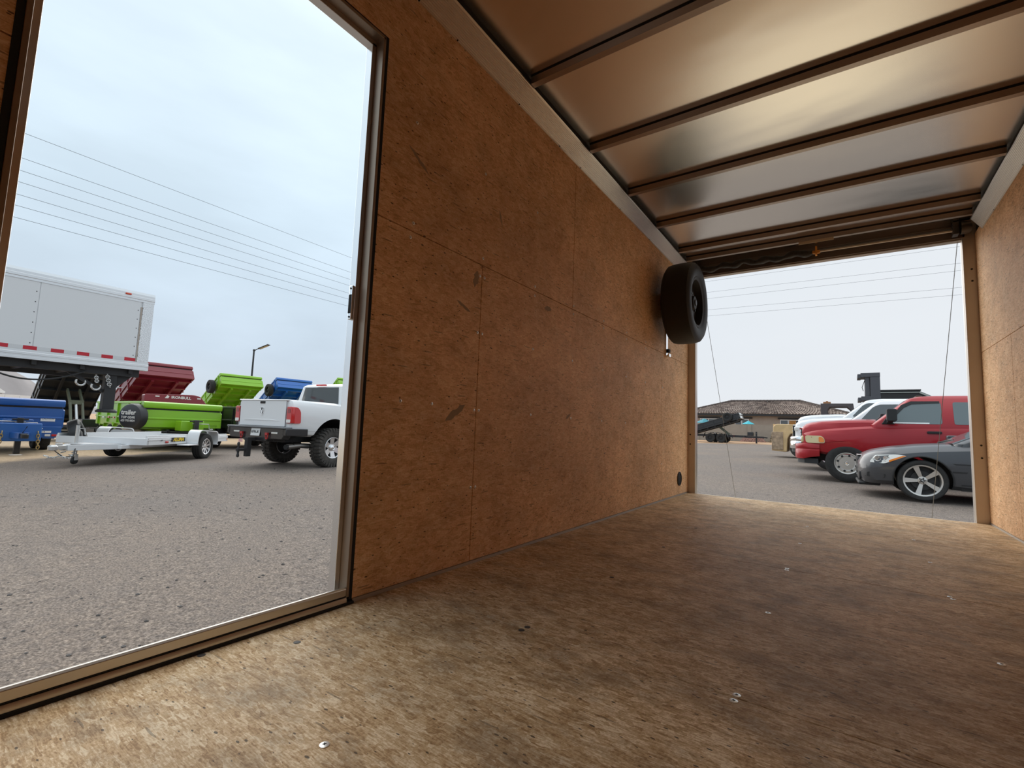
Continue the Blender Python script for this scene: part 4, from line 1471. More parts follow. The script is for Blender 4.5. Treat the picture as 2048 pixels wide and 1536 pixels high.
def chain(parent, p0, p1, n, mt, r=.05, sag=.0, name='chain_link'):
    p0, p1 = Vector(p0), Vector(p1)
    d = (p1 - p0)
    for i in range(n):
        c = p0 + d * (i + .5) / n
        c.z -= sag * 4 * ((i + .5) / n) * (1 - (i + .5) / n)
        ln = d.length / n * .72
        b = MB()
        pts = [(0, r * .55 * math.cos(a), ln * math.sin(a)) for a in [2 * PI * k / 10 for k in range(11)]]
        b.tube(pts, r * .20, 6, cap=False)
        o = b.build(name, mt, parent)
        o.location = c
        q = d.to_track_quat('Z', 'X').to_euler()
        o.rotation_euler = (q.x, q.y, q.z + (PI / 2 if i % 2 else 0))


BRASS = mat('yellow_zinc', (.55, .42, .20), .4, .7)
for y in (-.34, .34):
    chain(blue_low, (3.18, y, .66), (3.18, y * 1.1, .20), 6, BRASS, .055)
MB().tube([(2.99, -.45, .92), (2.99, .10, .92), (2.99, .14, .80)], .016, 8).build('jack_handle', STEEL, blue_low)
MB().tube([(2.6, -.3, .62), (2.9, -.05, .50), (3.3, .02, .62), (3.3, .1, .80)], .012, 6).build('wiring_cable', BLKM, blue_low)

# ------------------------------------------------------------------ white utility trailer (tongue towards the left of the doorway)
UTX, UTY = (-13.141 - 14.911) / 2, (5.930 + 4.453) / 2
UT_A = math.atan2(-.768, .641)
ut = empty('utility_trailer', 'white single-axle utility trailer with alloy wheels and tongue jack', 'trailer', (UTX, UTY, gz(UTX, UTY)), UT_A)
WH = mat('white_aluminium', (0.80, 0.81, 0.82), .35, .15)
HW = .98
f = MB()
for s in (1, -1):
    f.prism([(s * HW, .44), (s * HW, .62), (s * (HW - .015), .62), (s * (HW - .015), .66), (s * (HW - .05), .66), (s * (HW - .05), .44)], 'x', -1.55, 2.05)
fr = f.build('side_rail', WH, ut, bevel=.004)
for s in (1, -1):
    MB().box(-1.55, 2.05, *sorted((s * HW, s * (HW + .012))), .55, .565).build('rail_bead', WH, fr)
    MB().box(-1.6, 2.3, *sorted((s * .52, s * .60)), .36, .44).build('chassis_rail', WH, ut, bevel=.004)
MB().box(2.0, 2.06, -HW, HW, .44, .60).build('front_rail', WH, ut, bevel=.006)
MB().box(-1.60, -1.52, -HW, HW, .44, .60).build('rear_rail', WH, ut, bevel=.006)
for k in range(8):
    y0 = -HW + .05 + k * (2 * HW - .1) / 8
    MB().box(-1.52, 2.0, y0 + .004, y0 + (2 * HW - .1) / 8 - .004, .455, .475).build('deck_plank', mat('grey_deck', (.5, .5, .5), .5, .3), ut)
tn = MB()
tn.beam((1.6, -.56, .40), (3.05, -.05, .40), .07, .12)
tn.beam((1.6, .56, .40), (3.05, .05, .40), .07, .12)
tn.build('tongue', WH, ut, bevel=.005)
MB().prism([(2.05, -.42), (2.75, -.17), (2.75, .17), (2.05, .42)], 'z', .46, .475).build('tongue_plate', mat('tread_plate', (.70, .70, .71), .35, .5), ut, bevel=.003)
cp = MB().box(2.98, 3.30, -.055, .055, .37, .45).lathe([(.03, -.06), (.075, -.05), (.08, .03), (.05, .06)], 16, 'z', (3.33, 0, .41))
cp.box(3.12, 3.26, -.02, .02, .45, .50)
cp.build('coupler', STEEL, ut, bevel=.008)
for s in (1, -1):
    chain(ut, (2.9, s * .10, .34), (3.30, s * .16, .26), 6, STEEL, .045, sag=.10)
MB().tube([(2.9, .1, .42), (3.05, .20, .24), (3.25, .16, .22), (3.35, .05, .36)], .010, 6).build('wiring_cable', BLKM, ut)
jk = MB().tube([(2.50, -.20, .22), (2.50, -.20, .86)], .035, 12).build('jack', STEEL, ut)
MB().lathe([(.03, 0), (.028, .02), (0, .02)], 12, 'z', (2.50, -.20, .86)).build('jack_cap', DARK, jk)
MB().tube([(2.50, -.20, .79), (2.50, -.06, .79), (2.50, -.04, .66)], .012, 6).build('jack_crank', STEEL, jk)
MB().lathe([(.0, -.03), (.07, -.03), (.08, 0), (.07, .03), (0, .03)], 16, 'y', (2.50, -.20, .09)).build('jack_wheel', BLKM, jk)
MB().prism([(2.45, .10), (2.55, .10), (2.54, .23), (2.46, .23)], 'y', -.24, -.235).prism([(2.45, .10), (2.55, .10), (2.54, .23), (2.46, .23)], 'y', -.165, -.16).build('jack_fork', WHT, jk)
for s in (1, -1):
    wheel(ut, (0, s * 1.115, .345), .345, .225, .205, 'alloy8', s, TYRE, 'rib')
    fe = MB()
    prof = smooth_poly([(-.50, .40), (-.46, .76), (.40, .80), (.50, .72), (.56, .40)], .14, 4)
    prof = prof[:-1]
    prof = [(-.50, .40)] + prof[1:] if prof[0] != (-.50, .40) else prof
    inner = [(x * .955, z - .020) for x, z in reversed(prof)]
    fe.prism(prof + inner, 'y', *sorted((s * .985, s * 1.27)))
    fo = fe.build('fender', WH, ut)
    fl = MB()
    inn = [(-.44, .45), (-.40, .70), (.34, .735), (.43, .68), (.48, .45)]
    fl.prism(smooth_poly(inn, .08, 3), 'y', *sorted((s * .985, s * .992)))
    fl.build('fender_back', mat('fender_grey', (.33, .34, .35), .5), fo)
    MB().box(.50, .95, *sorted((s * .99, s * 1.26)), .40, .43).build('fender_step', WH, fo, bevel=.004)
    MB().obox((1.35, s * (HW + .012), .50), (.11, .02, .045)).build('marker_light', RED_L, ut, bevel=.008)
    MB().obox((-1.56, s * (HW - .05), .50), (.02, .12, .05)).build('tail_light', AMB, ut)
MB().cyl((0, 0, .345), .04, 2.0, 'y', 10).build('axle', DARK, ut)
st = MB().box(.62, 1.18, HW + .012, HW + .016, .50, .60).build('sticker', mat('sticker_black', (.02, .02, .02), .5), ut)
text_mesh('sticker_print', 'ALUMA', .115, mat('sticker_yellow', (.75, .52, .02), .5), st, (.90, HW + .017, .55), (PI / 2, 0, PI), .002, shear=.25, bold=.006, sx=1.15)
sx_ = MB().obox((1.55, HW + .013, .545), (.05, .004, .03)).build('sticker', mat('sticker_grey', (.2, .2, .22), .5), ut)
sw = wheel(ut, (1.70, -.80, .64), .34, .22, .20, 'steel', 1, mat('bagged_spare', (.022, .022, .024), .5, noise=(7, .4), bump=.8), 'plain')
sw.rotation_euler = (.35, 0, .5)
sw.name = 'spare_wheel'

# ------------------------------------------------------------------ white gooseneck box trailer, its nose over the yard
BX, BY1, BY0 = -13.0, 4.40, -7.6
bz0, bz1 = 1.62, 3.55
bt = empty('box_trailer', 'white box trailer with red and white reflective tape and black landing leg', 'box trailer', (BX - 1.25, -2.0, gz(BX, -2)), 0)
BO = Vector((BX - 1.25, -2.0, gz(BX, -2)))


def btb(x0, x1, y0, y1, z0, z1):
    return MB().box(x0 - BO.x, x1 - BO.x, y0 - BO.y, y1 - BO.y, z0 - BO.z, z1 - BO.z)


SKIN = mat('white_trailer_skin')
btb(BX - 2.5, BX, BY0, BY1, bz0 + .12, bz1 - .04).build('box', SKIN, bt)
for a, b in ((BY0, -5.0), (-5.0, -2.55), (-2.55, -.10), (-.10, 2.335), (2.335, 4.14)):
    btb(BX, BX + .012, a + .006, b - .006, bz0 + .20, bz1 - .24).build('side_panel', SKIN, bt, bevel=.003)
    for k in range(7):
        z = bz0 + .35 + k * .225
        put('rivet', RIV, bt, (BX + .012 - BO.x, b - .05 - BO.y, z - BO.z), (0, PI / 2, 0), (2.5, 2.5, 2.5))
RAIL = mat('satin_rail', (.74, .75, .76), .3, .6)
tr = MB()
tr.prism([(BX - BO.x - .1, bz1 - .24 - BO.z), (BX - BO.x + .02, bz1 - .24 - BO.z), (BX - BO.x + .02, bz1 - .19 - BO.z), (BX - BO.x + .03, bz1 - .18 - BO.z), (BX - BO.x + .03, bz1 - .125 - BO.z), (BX - BO.x + .018, bz1 - .115 - BO.z), (BX - BO.x + .018, bz1 - .06 - BO.z), (BX - BO.x + .0, bz1 - BO.z), (BX - BO.x - .1, bz1 - BO.z)], 'y', BY0 - BO.y, BY1 - BO.y + .01)
tr.build('top_rail', RAIL, bt, angle=0)
br = MB()
q = BX - BO.x
br.prism([(q - .1, bz0 - BO.z), (q + .025, bz0 - BO.z), (q + .025, bz0 + .045 - BO.z), (q + .015, bz0 + .05 - BO.z), (q + .015, bz0 + .09 - BO.z), (q + .025, bz0 + .095 - BO.z), (q + .025, bz0 + .14 - BO.z), (q + .012, bz0 + .15 - BO.z), (q + .012, bz0 + .20 - BO.z), (q - .1, bz0 + .20 - BO.z)], 'y', BY0 - BO.y, BY1 - BO.y + .02)
br.build('bottom_rail', RAIL, bt, angle=0)
y = 4.14
k = 0
while y > -1.2:
    ln = .215
    btb(BX + .012, BX + .0135, y - ln, y, bz0 + .205, bz0 + .285).build('reflective_tape', REFL_R if k % 2 == 0 else REFL_W, bt)
    y -= ln + .002
    k += 1
DP = mat('diamond_plate', (.74, .75, .76), .25, .7, noise=(60, .25), bump=.6)
dp = btb(BX + .0125, BX + .016, 4.175, BY1 + .004, bz0 + .20, bz1 - .24)
dp.build('stone_guard', DP, bt)
ragged = MB()
for k in range(26):
    z = bz0 + .24 + k * .052
    ragged.obox((BX + .0145 - BO.x, 4.160 - BO.y, z - BO.z), (.003, .02 + .03 * random.random(), .05), (random.uniform(-.3, .3), 0, 0))
rg = ragged.build('peeling_edge', mat('peeled_backing', (.42, .36, .31), .8), bt, angle=0)
rg['kind'] = 'stuff'
mk = MB().obox((BX + .035 - BO.x, 3.86 - BO.y, bz1 - .10 - BO.z), (.03, .12, .045)).build('marker_light', mat('orange_red_lens', (.62, .06, .01), .2, coat=.6), bt, bevel=.012)
UF = mat('underframe_black', (.022, .022, .023), .6)
for x in (BX - .22, BX - 2.28):
    btb(x - .07, x + .07, BY0 + .1, 4.30, bz0 - .17, bz0 + .02).build('frame_beam', UF, bt, bevel=.005)
for y in (-6, -4.5, -3, -1.5, 0, .8, 1.6, 2.4, 3.2, 4.1):
    btb(BX - 2.3, BX - .05, y - .04, y + .04, bz0 - .10, bz0 + .02).build('cross_beam', UF, bt)
# landing leg, gusset, foot (wound up clear of the ground)
lx, ly = BX - .30, 3.78
btb(lx - .11, lx + .11, ly - .11, ly + .11, .62, bz0 - .1).build('landing_leg', UF, bt, bevel=.008)
fo = MB().lathe([(.0, -.05), (.20, -.05), (.21, -.01), (.17, .03), (0, .03)], 18, 'z', (lx - BO.x, ly - BO.y, .60 - BO.z)).build('leg_foot', UF, bt)
MB().prism([(ly + .10 - BO.y, bz0 - .10 - BO.z), (ly + .46 - BO.y, bz0 - .10 - BO.z), (ly + .36 - BO.y, bz0 - .22 - BO.z), (ly + .16 - BO.y, bz0 - .42 - BO.z), (ly + .10 - BO.y, bz0 - .5 - BO.z)], 'x', lx - BO.x - .03, lx - BO.x + .03).build('leg_gusset', UF, bt)
MB().beam((lx - BO.x, ly - .1 - BO.y, 1.05 - BO.z), (lx - BO.x, ly - .85 - BO.y, bz0 - .1 - BO.z), .05, .07).build('leg_brace', UF, bt)
MB().tube([(lx + .02 - BO.x, ly + .10 - BO.y, 1.16 - BO.z), (lx + .02 - BO.x, ly + .26 - BO.y, 1.18 - BO.z)], .012, 6).build('lock_pin', STEEL, bt)
chain(bt, (lx + .14 - BO.x, ly - .10 - BO.y, bz0 - .16 - BO.z), (lx + .14 - BO.x, ly - .02 - BO.y, 1.16 - BO.z), 7, STEEL, .07)
chain(bt, (lx + .14 - BO.x, ly - .30 - BO.y, bz0 - .20 - BO.z), (lx + .14 - BO.x, ly - .27 - BO.y, 1.26 - BO.z), 4, STEEL, .065)
for dy, z in ((-.56, 1.24), (-.28, 1.16)):
    MB().tube([(lx + .14 - BO.x, ly + dy - BO.y + .085 * math.cos(a), z - BO.z + .085 * math.sin(a)) for a in [RT(150 + 26 * k) for k in range(10)]], [.022] * 8 + [.016, .008], 8).build('chain_hook', STEEL, bt)
pts = []
for k in range(21):
    u = k / 20
    pts.append((BX - .12 - BO.x, 1.55 + 1.75 * u - BO.y, bz0 - .12 - .34 * 4 * u * (1 - u) * (1 - .25 * u) - BO.z))
MB().tube(pts, .018, 8).build('brake_hose', UF, bt)
for y in (-6.2, -5.2):
    for s in (1, -1):
        wheel(bt, (s * .95, y - BO.y, .40), .40, .25, .21, 'steel', 1, TYRE, 'plain').rotation_euler = (0, 0, -s * PI / 2)
    MB().cyl((0, y - BO.y, .40), .05, 1.8, 'x', 8).build('axle', DARK, bt)
    for s in (1, -1):
        btb(BX - 1.25 + s * .62 - .05, BX - 1.25 + s * .62 + .05, y - .1, y + .1, gz(BX, y) + .38, bz0 - .0).build('spring_hanger', UF, bt)

# ------------------------------------------------------------------ spare tire on the wall by the rear opening
st = empty('spare_tire', 'black spare tire mounted on the chipboard wall beside the rear opening', 'tire', (0, 3.905, 1.61))
tw = wheel(st, (.19, 0, 0), .325, .225, .20, 'steel', 1, mat('spare_rubber', (.012, .012, .012), .62), 'plain')
tw.rotation_euler = (0, 0, -PI / 2)
MB().box(.0, .085, -.03, .03, -.10, .10).build('mount_plate', STEEL, st, bevel=.004)
MB().prism([(.0, -.41), (.0, .30), (.008, .30), (.008, -.40), (.034, -.385), (.034, -.41)], 'y', .10, .15).build('mount_bracket', ALU_B, st)
MB().box(.010, .030, .102, .148, -.372, -.345).build('bracket_slot', GASKET_GAP, st)

# ------------------------------------------------------------------ far side of the yard, seen through the rear opening
STUCCO = mat('tan_stucco', (0.36, 0.30, 0.25), .9, noise=(3, .06))
BLOCKW = mat('tan_block_wall', (0.33, 0.285, 0.235), .9, noise=(2, .06))
HT = mat('dark_fascia', (0.03, 0.028, 0.028), .7)


def tile_material():
    t = NT('clay_roof_tile')
    tc = t.n('ShaderNodeTexCoord')
    vo = t.n('ShaderNodeTexVoronoi')
    vo.inputs['Scale'].default_value = 3.0
    t.l(tc.outputs['Object'], vo.inputs['Vector'])
    sc = t.n('ShaderNodeSeparateColor')
    t.l(vo.outputs['Color'], sc.inputs[0])
    t.l(t.ramp(sc.outputs[0], [(0, (0.13, 0.095, 0.080)), (.5, (0.25, 0.185, 0.155)), (1, (0.38, 0.30, 0.25))]), t.b.inputs['Base Color'])
    t.b.inputs['Roughness'].default_value = .85
    return t.m


TILE = tile_material()


def tiled_face(a, b, c, d, rows, cols):
    """S-tiles over the quad a-b (eave) to d-c (ridge): every tile is a wave, every course a step"""
    a, b, c, d = (Vector(p) for p in (a, b, c, d))
    n = (b - a).cross(d - a).normalized()
    m = MB()
    per = 5
    for r in range(rows):
        v, f = [], []
        for e, lift in ((0, .075), (1, .0)):
            u = (r + e * 1.02) / rows
            p, q = a.lerp(d, min(u, 1)), b.lerp(c, min(u, 1))
            for k in range(cols * per + 1):
                s = k / (cols * per)
                v.append(p.lerp(q, s) + n * (lift + .05 * math.cos(2 * PI * s * cols)))
        w = cols * per + 1
        f = [(k, k + 1, w + k + 1, w + k) for k in range(w - 1)]
        # front lip of the course
        v += [v[k] - n * .07 for k in range(w)]
        f += [(2 * w + k, 2 * w + k + 1, k + 1, k) for k in range(w - 1)]
        m.add(v, f)
    return m


hs = empty('house', 'tan stucco house with brown tiled hip roof beyond the yard wall', 'house', (-6.5, 66, gz(-6.5, 62)))
HO = Vector((-6.5, 66, gz(-6.5, 62)))


def hv(x, y, z):
    return (x - HO.x, y - HO.y, z - HO.z)


MB().box(-14.9 + 6.5, 1.5 + 6.5, 61.5 - 66, 70.5 - 66, 0, 3.30 - HO.z).build('wall', STUCCO, hs)
E0, E1, EY0, EY1, EZ = -15.5, 2.1, 60.9, 71.1, 3.32
R0, R1, RY, RZ = -10.5, -2.98, 66.0, 5.08
for q, rows, cols in (((hv(E0, EY0, EZ), hv(E1, EY0, EZ), hv(R1, RY, RZ), hv(R0, RY, RZ)), 15, 58), ((hv(E0, EY1, EZ), hv(E0, EY0, EZ), hv(R0, RY, RZ), hv(R0, RY, RZ)), 15, 34),
                      ((hv(E1, EY0, EZ), hv(E1, EY1, EZ), hv(R1, RY, RZ), hv(R1, RY, RZ)), 15, 34), ((hv(E1, EY1, EZ), hv(E0, EY1, EZ), hv(R0, RY, RZ), hv(R1, RY, RZ)), 8, 58)):
    k = tiled_face(*q, rows, cols).build('roof_tiles', TILE, hs, angle=60)
    k['kind'] = 'stuff'
CAP = mat('ridge_tile', (.10, .075, .065), .85)


def ridge_caps(p, q, n):
    p, q = Vector(p), Vector(q)
    for i in range(n):
        a, b = p.lerp(q, i / n), p.lerp(q, (i + 1.08) / n)
        MB().tube([a + Vector((0, 0, .05)), b + Vector((0, 0, .09))], [.13, .11], 8).build('ridge_tile', CAP, hs)


ridge_caps(hv(R0, RY, RZ + .03), hv(R1, RY, RZ + .03), 20)
ridge_caps(hv(E0, EY0, EZ + .03), hv(R0, RY, RZ + .03), 18)
ridge_caps(hv(E1, EY0, EZ + .03), hv(R1, RY, RZ + .03), 18)
MB().box(E0 + 6.5, E1 + 6.5, EY0 - 66, EY0 - 66 + .12, EZ - HO.z - .26, EZ - HO.z + .02).build('fascia', HT, hs)
MB().box(E0 + 6.5 + .1, E1 + 6.5 - .1, EY0 - 66 + .1, 61.6 - 66, EZ - HO.z - .10, EZ - HO.z - .02).build('soffit', HT, hs)
for x0, x1 in ((-13.3, -11.3), (-9.35, -7.85), (-4.65, -3.05)):
    wf = MB().box(x0 + 6.5, x1 + 6.5, 61.40 - 66, 61.52 - 66, 1.45 - HO.z, 2.72 - HO.z).build('window', WHT, hs)
    mid = (x0 + x1) / 2
    for a, b in ((x0 + .07, mid - .05), (mid + .05, x1 - .07)):
        MB().box(a + 6.5, b + 6.5, 61.385 - 66, 61.41 - 66, 1.55 - HO.z, 2.63 - HO.z).build('pane', GLASS, wf)
    MB().box(x0 - .22 + 6.5, x1 + .35 + 6.5, 61.34 - 66, 61.5 - 66, 2.76 - HO.z, 2.92 - HO.z).build('lintel', HT, hs)
h2 = empty('house', 'second lower tiled roof partly hidden by the forklift guard', 'house', (9.5, 77, gz(5, 62)))
O2 = Vector((9.5, 77, gz(5, 62)))
q2 = lambda x, y, z: (x - O2.x, y - O2.y, z - O2.z)
MB().box(-6.4, 6, -3.5, 4, 0, 3.6 - O2.z).build('wall', STUCCO, h2)
k = tiled_face(q2(2.6, 73, 3.62), q2(16, 73, 3.62), q2(13, 77, 5.0), q2(5.6, 77, 5.0), 11, 36).build('roof_tiles', TILE, h2, angle=60)
k['kind'] = 'stuff'
k = tiled_face(q2(2.6, 81, 3.62), q2(2.6, 73, 3.62), q2(5.6, 77, 5.0), q2(5.6, 77, 5.0), 11, 24).build('roof_tiles', TILE, h2, angle=60)
k['kind'] = 'stuff'
MB().box(2.6 - O2.x, 16 - O2.x, 73 - 77, 73.12 - 77, 3.37 - O2.z, 3.62 - O2.z).build('fascia', HT, h2)

bw = empty('yard_wall', 'long tan block wall in front of the tiled-roof house', 'wall', (-6, 52, gz(-6, 52)))
for i in range(9):
    x0 = -26 + i * 4.9
    MB().box(x0 + 6, x0 + 4.88 + 6, -.08, .08, -.2, 1.83 - gz(-6, 52) + .012 * (i % 2)).build('wall_panel', BLOCKW, bw)
    MB().box(x0 + 6 - .18, x0 + 6 + .18, -.14, .14, -.2, 1.86 - gz(-6, 52)).build('pilaster', BLOCKW, bw)

TEAL = mat('turquoise_canvas', (0.03, 0.42, 0.50), .6)
TEAL_D = mat('dark_teal_canvas', (0.02, 0.22, 0.27), .6)
for x, y, z, r, h, m_, lb in ((-11.1, 53.9, 2.44, .95, .50, TEAL_D, 'dark teal patio umbrella above the block wall beside the doorway post'), (-7.15, 56.3, 2.36, .62, .36, TEAL, 'small bright turquoise patio umbrella right of the black dump bed')):
    u = empty('patio_umbrella', lb, 'umbrella', (x, y, gz(x, y)))
    z0 = z - gz(x, y)
    for i in range(8):
        a0, a1 = 2 * PI * i / 8, 2 * PI * (i + 1) / 8
        v = [(0, 0, z0), (r * math.cos(a0), r * math.sin(a0), z0 - h), (r * math.cos(a1), r * math.sin(a1), z0 - h)]
        v += [(p[0], p[1], p[2] - .015) for p in v]
        MB().add(v, [(0, 1, 2), (5, 4, 3), (0, 3, 4, 1), (1, 4, 5, 2), (2, 5, 3, 0)]).build('canopy_panel', m_, u)
    MB().tube([(0, 0, 0), (0, 0, z0 - .02)], .03, 8).build('pole', WHT, u)

# black dump trailer tipped up in front of that wall
far_black, fb_bed = dump_trailer('small distant black dump trailer tipped up before the tan wall', BLK, raise_deg=18, side_h=.52, spare=(-1.22, 3.35, .40, 0, .38), **D(-7.75, 44.35, 0))
MB().obox((4.28, -.5, .42), (.04, .9, .18)).build('sticker', TXT, fb_bed)
MB().obox((4.28, -.5, .14), (.04, .9, .2)).build('sticker', TXT, fb_bed)

pal = empty('brick_pile', 'low pile of pinkish bricks at the foot of the tan wall', 'pile', (-5.9, 50.9, gz(-5.9, 50.9)))
PINK = mat('pinkish_brick', (.42, .25, .21), .85, noise=(5, .2))
for r_ in range(4):
    for c in range(11 - r_):
        MB().obox((-1.05 + c * .20 + r_ * .1, random.uniform(-.04, .04), .07 + r_ * .135), (.185, .5, .12), (0, 0, random.uniform(-.1, .1))).build('brick', PINK, pal)


def shrub(label, x, y, h, r, m_, n=260, seed=1):
    rnd = random.Random(seed)
    t = empty('dry_shrub', label, 'shrub', (x, y, gz(x, y)))
    b = MB()
    for i in range(n):
        a, q, z = rnd.uniform(0, 2 * PI), r * math.sqrt(rnd.random()), h * rnd.random()
        q *= (1 - .5 * z / h)
        c = Vector((q * math.cos(a), q * math.sin(a), z))
        d = Vector((rnd.uniform(-1, 1), rnd.uniform(-1, 1), rnd.uniform(-.2, 1))).normalized() * .10
        e_ = d.cross(Vector((rnd.uniform(-1, 1), rnd.uniform(-1, 1), rnd.uniform(-1, 1)))).normalized() * .028
        b.add([c - d - e_ * .2, c + e_, c + d, c - e_], [(0, 1, 2, 3)])
    o = b.build('foliage', m_, t, angle=0)
    o['kind'] = 'stuff'
    s = MB()
    for i in range(7):
        a = 2 * PI * i / 7
        s.tube([(0, 0, -.03), (r * .3 * math.cos(a), r * .3 * math.sin(a), h * .45), (r * .6 * math.cos(a), r * .6 * math.sin(a), h * .8)], [.02, .014, .006], 5)
    s.build('stem', mat('twig', (.16, .11, .07), .9), t)


DRY = mat('dry_foliage', (.17, .135, .07), .9, noise=(6, .4))
STRAW = mat('straw_foliage', (.42, .30, .12), .9, noise=(6, .3))
shrub('dry bush by the tan wall right of the brick pile', -4.0, 50.6, .95, .60, DRY, 420, 3)
shrub('straw-coloured weeds by the wall left of the black dump trailer', -13.2, 50.8, .6, .8, STRAW, 420, 4)
shrub('low dry weeds beside the yellow forklift counterweight', -2.6, 50.4, .45, .7, STRAW, 300, 5)

# forklift
fk = empty('forklift', 'weathered yellow forklift with black mast behind the white pickups', 'forklift', (-.30, 23.45, gz(-.3, 23.4)))
FY = mat('faded_yellow_paint', (.68, .47, .24), .6, noise=(3.5, .16))
cw = MB()
cw.prism(smooth_poly([(-.95, .26), (-.42, .22), (-.40, .78), (-.28, .98), (.20, 1.03), (.42, 1.03), (.42, 1.38), (-.80, 1.38), (-.92, 1.28)], .06), 'y', -.62, .62)
cw.build('counterweight', FY, fk, bevel=.03)
MB().prism([(-.99, .26), (-.90, .26), (-.90, 1.38), (-.93, 1.38), (-.93, .8), (-.99, .75)], 'y', -.5, .5).build('rear_plate', FY, fk, bevel=.01)
MB().box(-.97, -.55, -.645, -.60, .30, 1.05).build('rust_panel', mat('rusty_cream', (.42, .30, .20), .8, noise=(8, .35)), fk, bevel=.01)
MB().box(-.32, .30, -.60, .35, 1.38, 1.53).build('seat_box', mat('rust_orange_box', (.36, .15, .03), .7, noise=(6, .3)), fk, bevel=.015)
MB().box(-.1, 2.0, -.50, .50, .35, 1.20).build('chassis', FY, fk, bevel=.03)
for s in (1, -1):
    wheel(fk, (.10, s * .55, .43), .43, .26, .22, 'forklift', s, TYRE_D, 'plain')
    wheel(fk, (1.95, s * .58, .45), .45, .30, .24, 'forklift', s, TYRE_D, 'plain')
GUARD = mat('guard_paint', (.075, .06, .062), .55)
for s in (1, -1):
    g = MB()
    g.prism([(.80, 1.1), (1.02, 1.1), (1.02, 2.02), (1.10, 2.12), (1.66, 2.12), (1.76, 2.02), (1.84, 1.72), (1.92, 1.72), (1.86, 2.25), (.78, 2.25)], 'y', *sorted((s * .46, s * .54)))
    g.build('guard_post', GUARD, fk, bevel=.01)
for x in (.82, 1.03, 1.24, 1.45, 1.66):
    MB().box(x, x + .07, -.48, .48, 2.18, 2.24).build('guard_bar', GUARD, fk)
bc = MB().box(.86, 1.12, -.15, .15, 2.25, 2.34).box(.95, 1.03, -.04, .04, 2.34, 2.38).build('beacon', mat('beacon_orange', (.38, .17, .07), .5), fk, bevel=.008)
MG = mat('mast_grey', (.085, .085, .095), .5, .4)
for s in (1, -1):
    MB().box(2.42, 2.72, *sorted((s * .38, s * .50)), .15, 3.44).build('mast_channel', MG, fk, bevel=.006)
    MB().box(2.26, 2.40, *sorted((s * .30, s * .42)), .15, 3.30).build('mast_channel', MG, fk, bevel=.006)
for z in (3.32, 2.40, 1.4):
    MB().box(2.12, 2.725, -.515, .515, z - .03, z + .13).build('mast_cross_member', MG, fk, bevel=.008)
    MB().box(2.02, 2.14, -.46, .46, z - .06, z + .09).build('mast_bracket', MG, fk, bevel=.008)
for s in (1, -1):
    MB().tube([(2.33, s * .2, .4), (2.33, s * .2, 3.1)], .05, 10).build('lift_cylinder', mat('cylinder_blue_grey', (.05, .05, .09), .4, .4), fk)
MB().tube([(2.26, -.3, 3.2), (2.16, -.3, 2.9), (2.2, -.3, 2.75)], .012, 6).build('hydraulic_hose', BLKM, fk)
for s in (1, -1):
    MB().prism([(2.80, .12), (2.80, 1.1), (2.86, 1.1), (2.87, .17), (3.9, .14), (3.9, .12)], 'y', *sorted((s * .25, s * .37))).build('fork', MG, fk)

# black enclosed trailer behind the mast
en = empty('enclosed_trailer', 'black enclosed trailer with pale roof trim behind the forklift mast', 'trailer', (3.4, 32.0, gz(3.4, 32)))
zt = 3.17 - gz(3.4, 32)
b = MB().prism([(-.98, .55), (1.45, .55), (1.45, zt - .36), (.90, zt - .05), (-.98, zt - .02)], 'y', -1.9, 1.9)
b.build('box', BLKM, en, bevel=.02)
TRM = mat('pale_trim', (.38, .40, .37), .35, .4)
MB().box(-.98, .92, -1.93, -1.90, zt - .13, zt - .09).build('roof_trim', TRM, en)
MB().beam((.90, -1.92, zt - .12), (1.47, -1.92, zt - .44), .05, .07).build('roof_trim', TRM, en)
MB().box(-1.0, .95, -1.92, 1.92, zt - .03, zt + .03).build('roof_edge', BLKM, en)
for s in (1, -1):
    for y in (-.45, .45):
        w_ = wheel(en, (s * 1.0, y, .37), .37, .22, .2, 'steel', 1, TYRE, 'plain')
        w_.rotation_euler = (0, 0, -s * PI / 2)
MB().box(-.8, 1.2, -1.8, 1.8, .37, .55).build('frame', UF, en)

# ------------------------------------------------------------------ far left: street lamp, hills, white shed, fence, marker post
lp = empty('street_lamp', 'solar street lamp on a dark pole behind the raised green bed', 'street lamp', (-33.33, 16.91, gz(-33.3, 16.9)))
zz = 5.40 - gz(-33.3, 16.9)
MB().tube([(0, 0, 0), (0, 0, zz)], [.085, .055], 10).build('pole', DARK, lp)
MB().lathe([(.0, 0), (.075, 0), (.075, .12), (0, .14)], 10, 'z', (0, 0, zz - .04)).build('pole_cap', DARK, lp)
MB().tube([(0, 0, zz - .02), (.16, .11, zz + .10), (.34, .22, zz + .17)], .03, 8).build('arm', DARK, lp)
pa = MB().obox((.60, .38, zz + .30), (.78, .34, .05), (0, -.42, .58)).build('lamp_head', mat('lamp_black', (.03, .03, .03), .5), lp, bevel=.01)
MB().obox((.615, .39, zz + .268), (.56, .24, .02), (0, -.42, .58)).build('led_panel', mat('led_panel_tan', (.46, .36, .22), .5), lp)

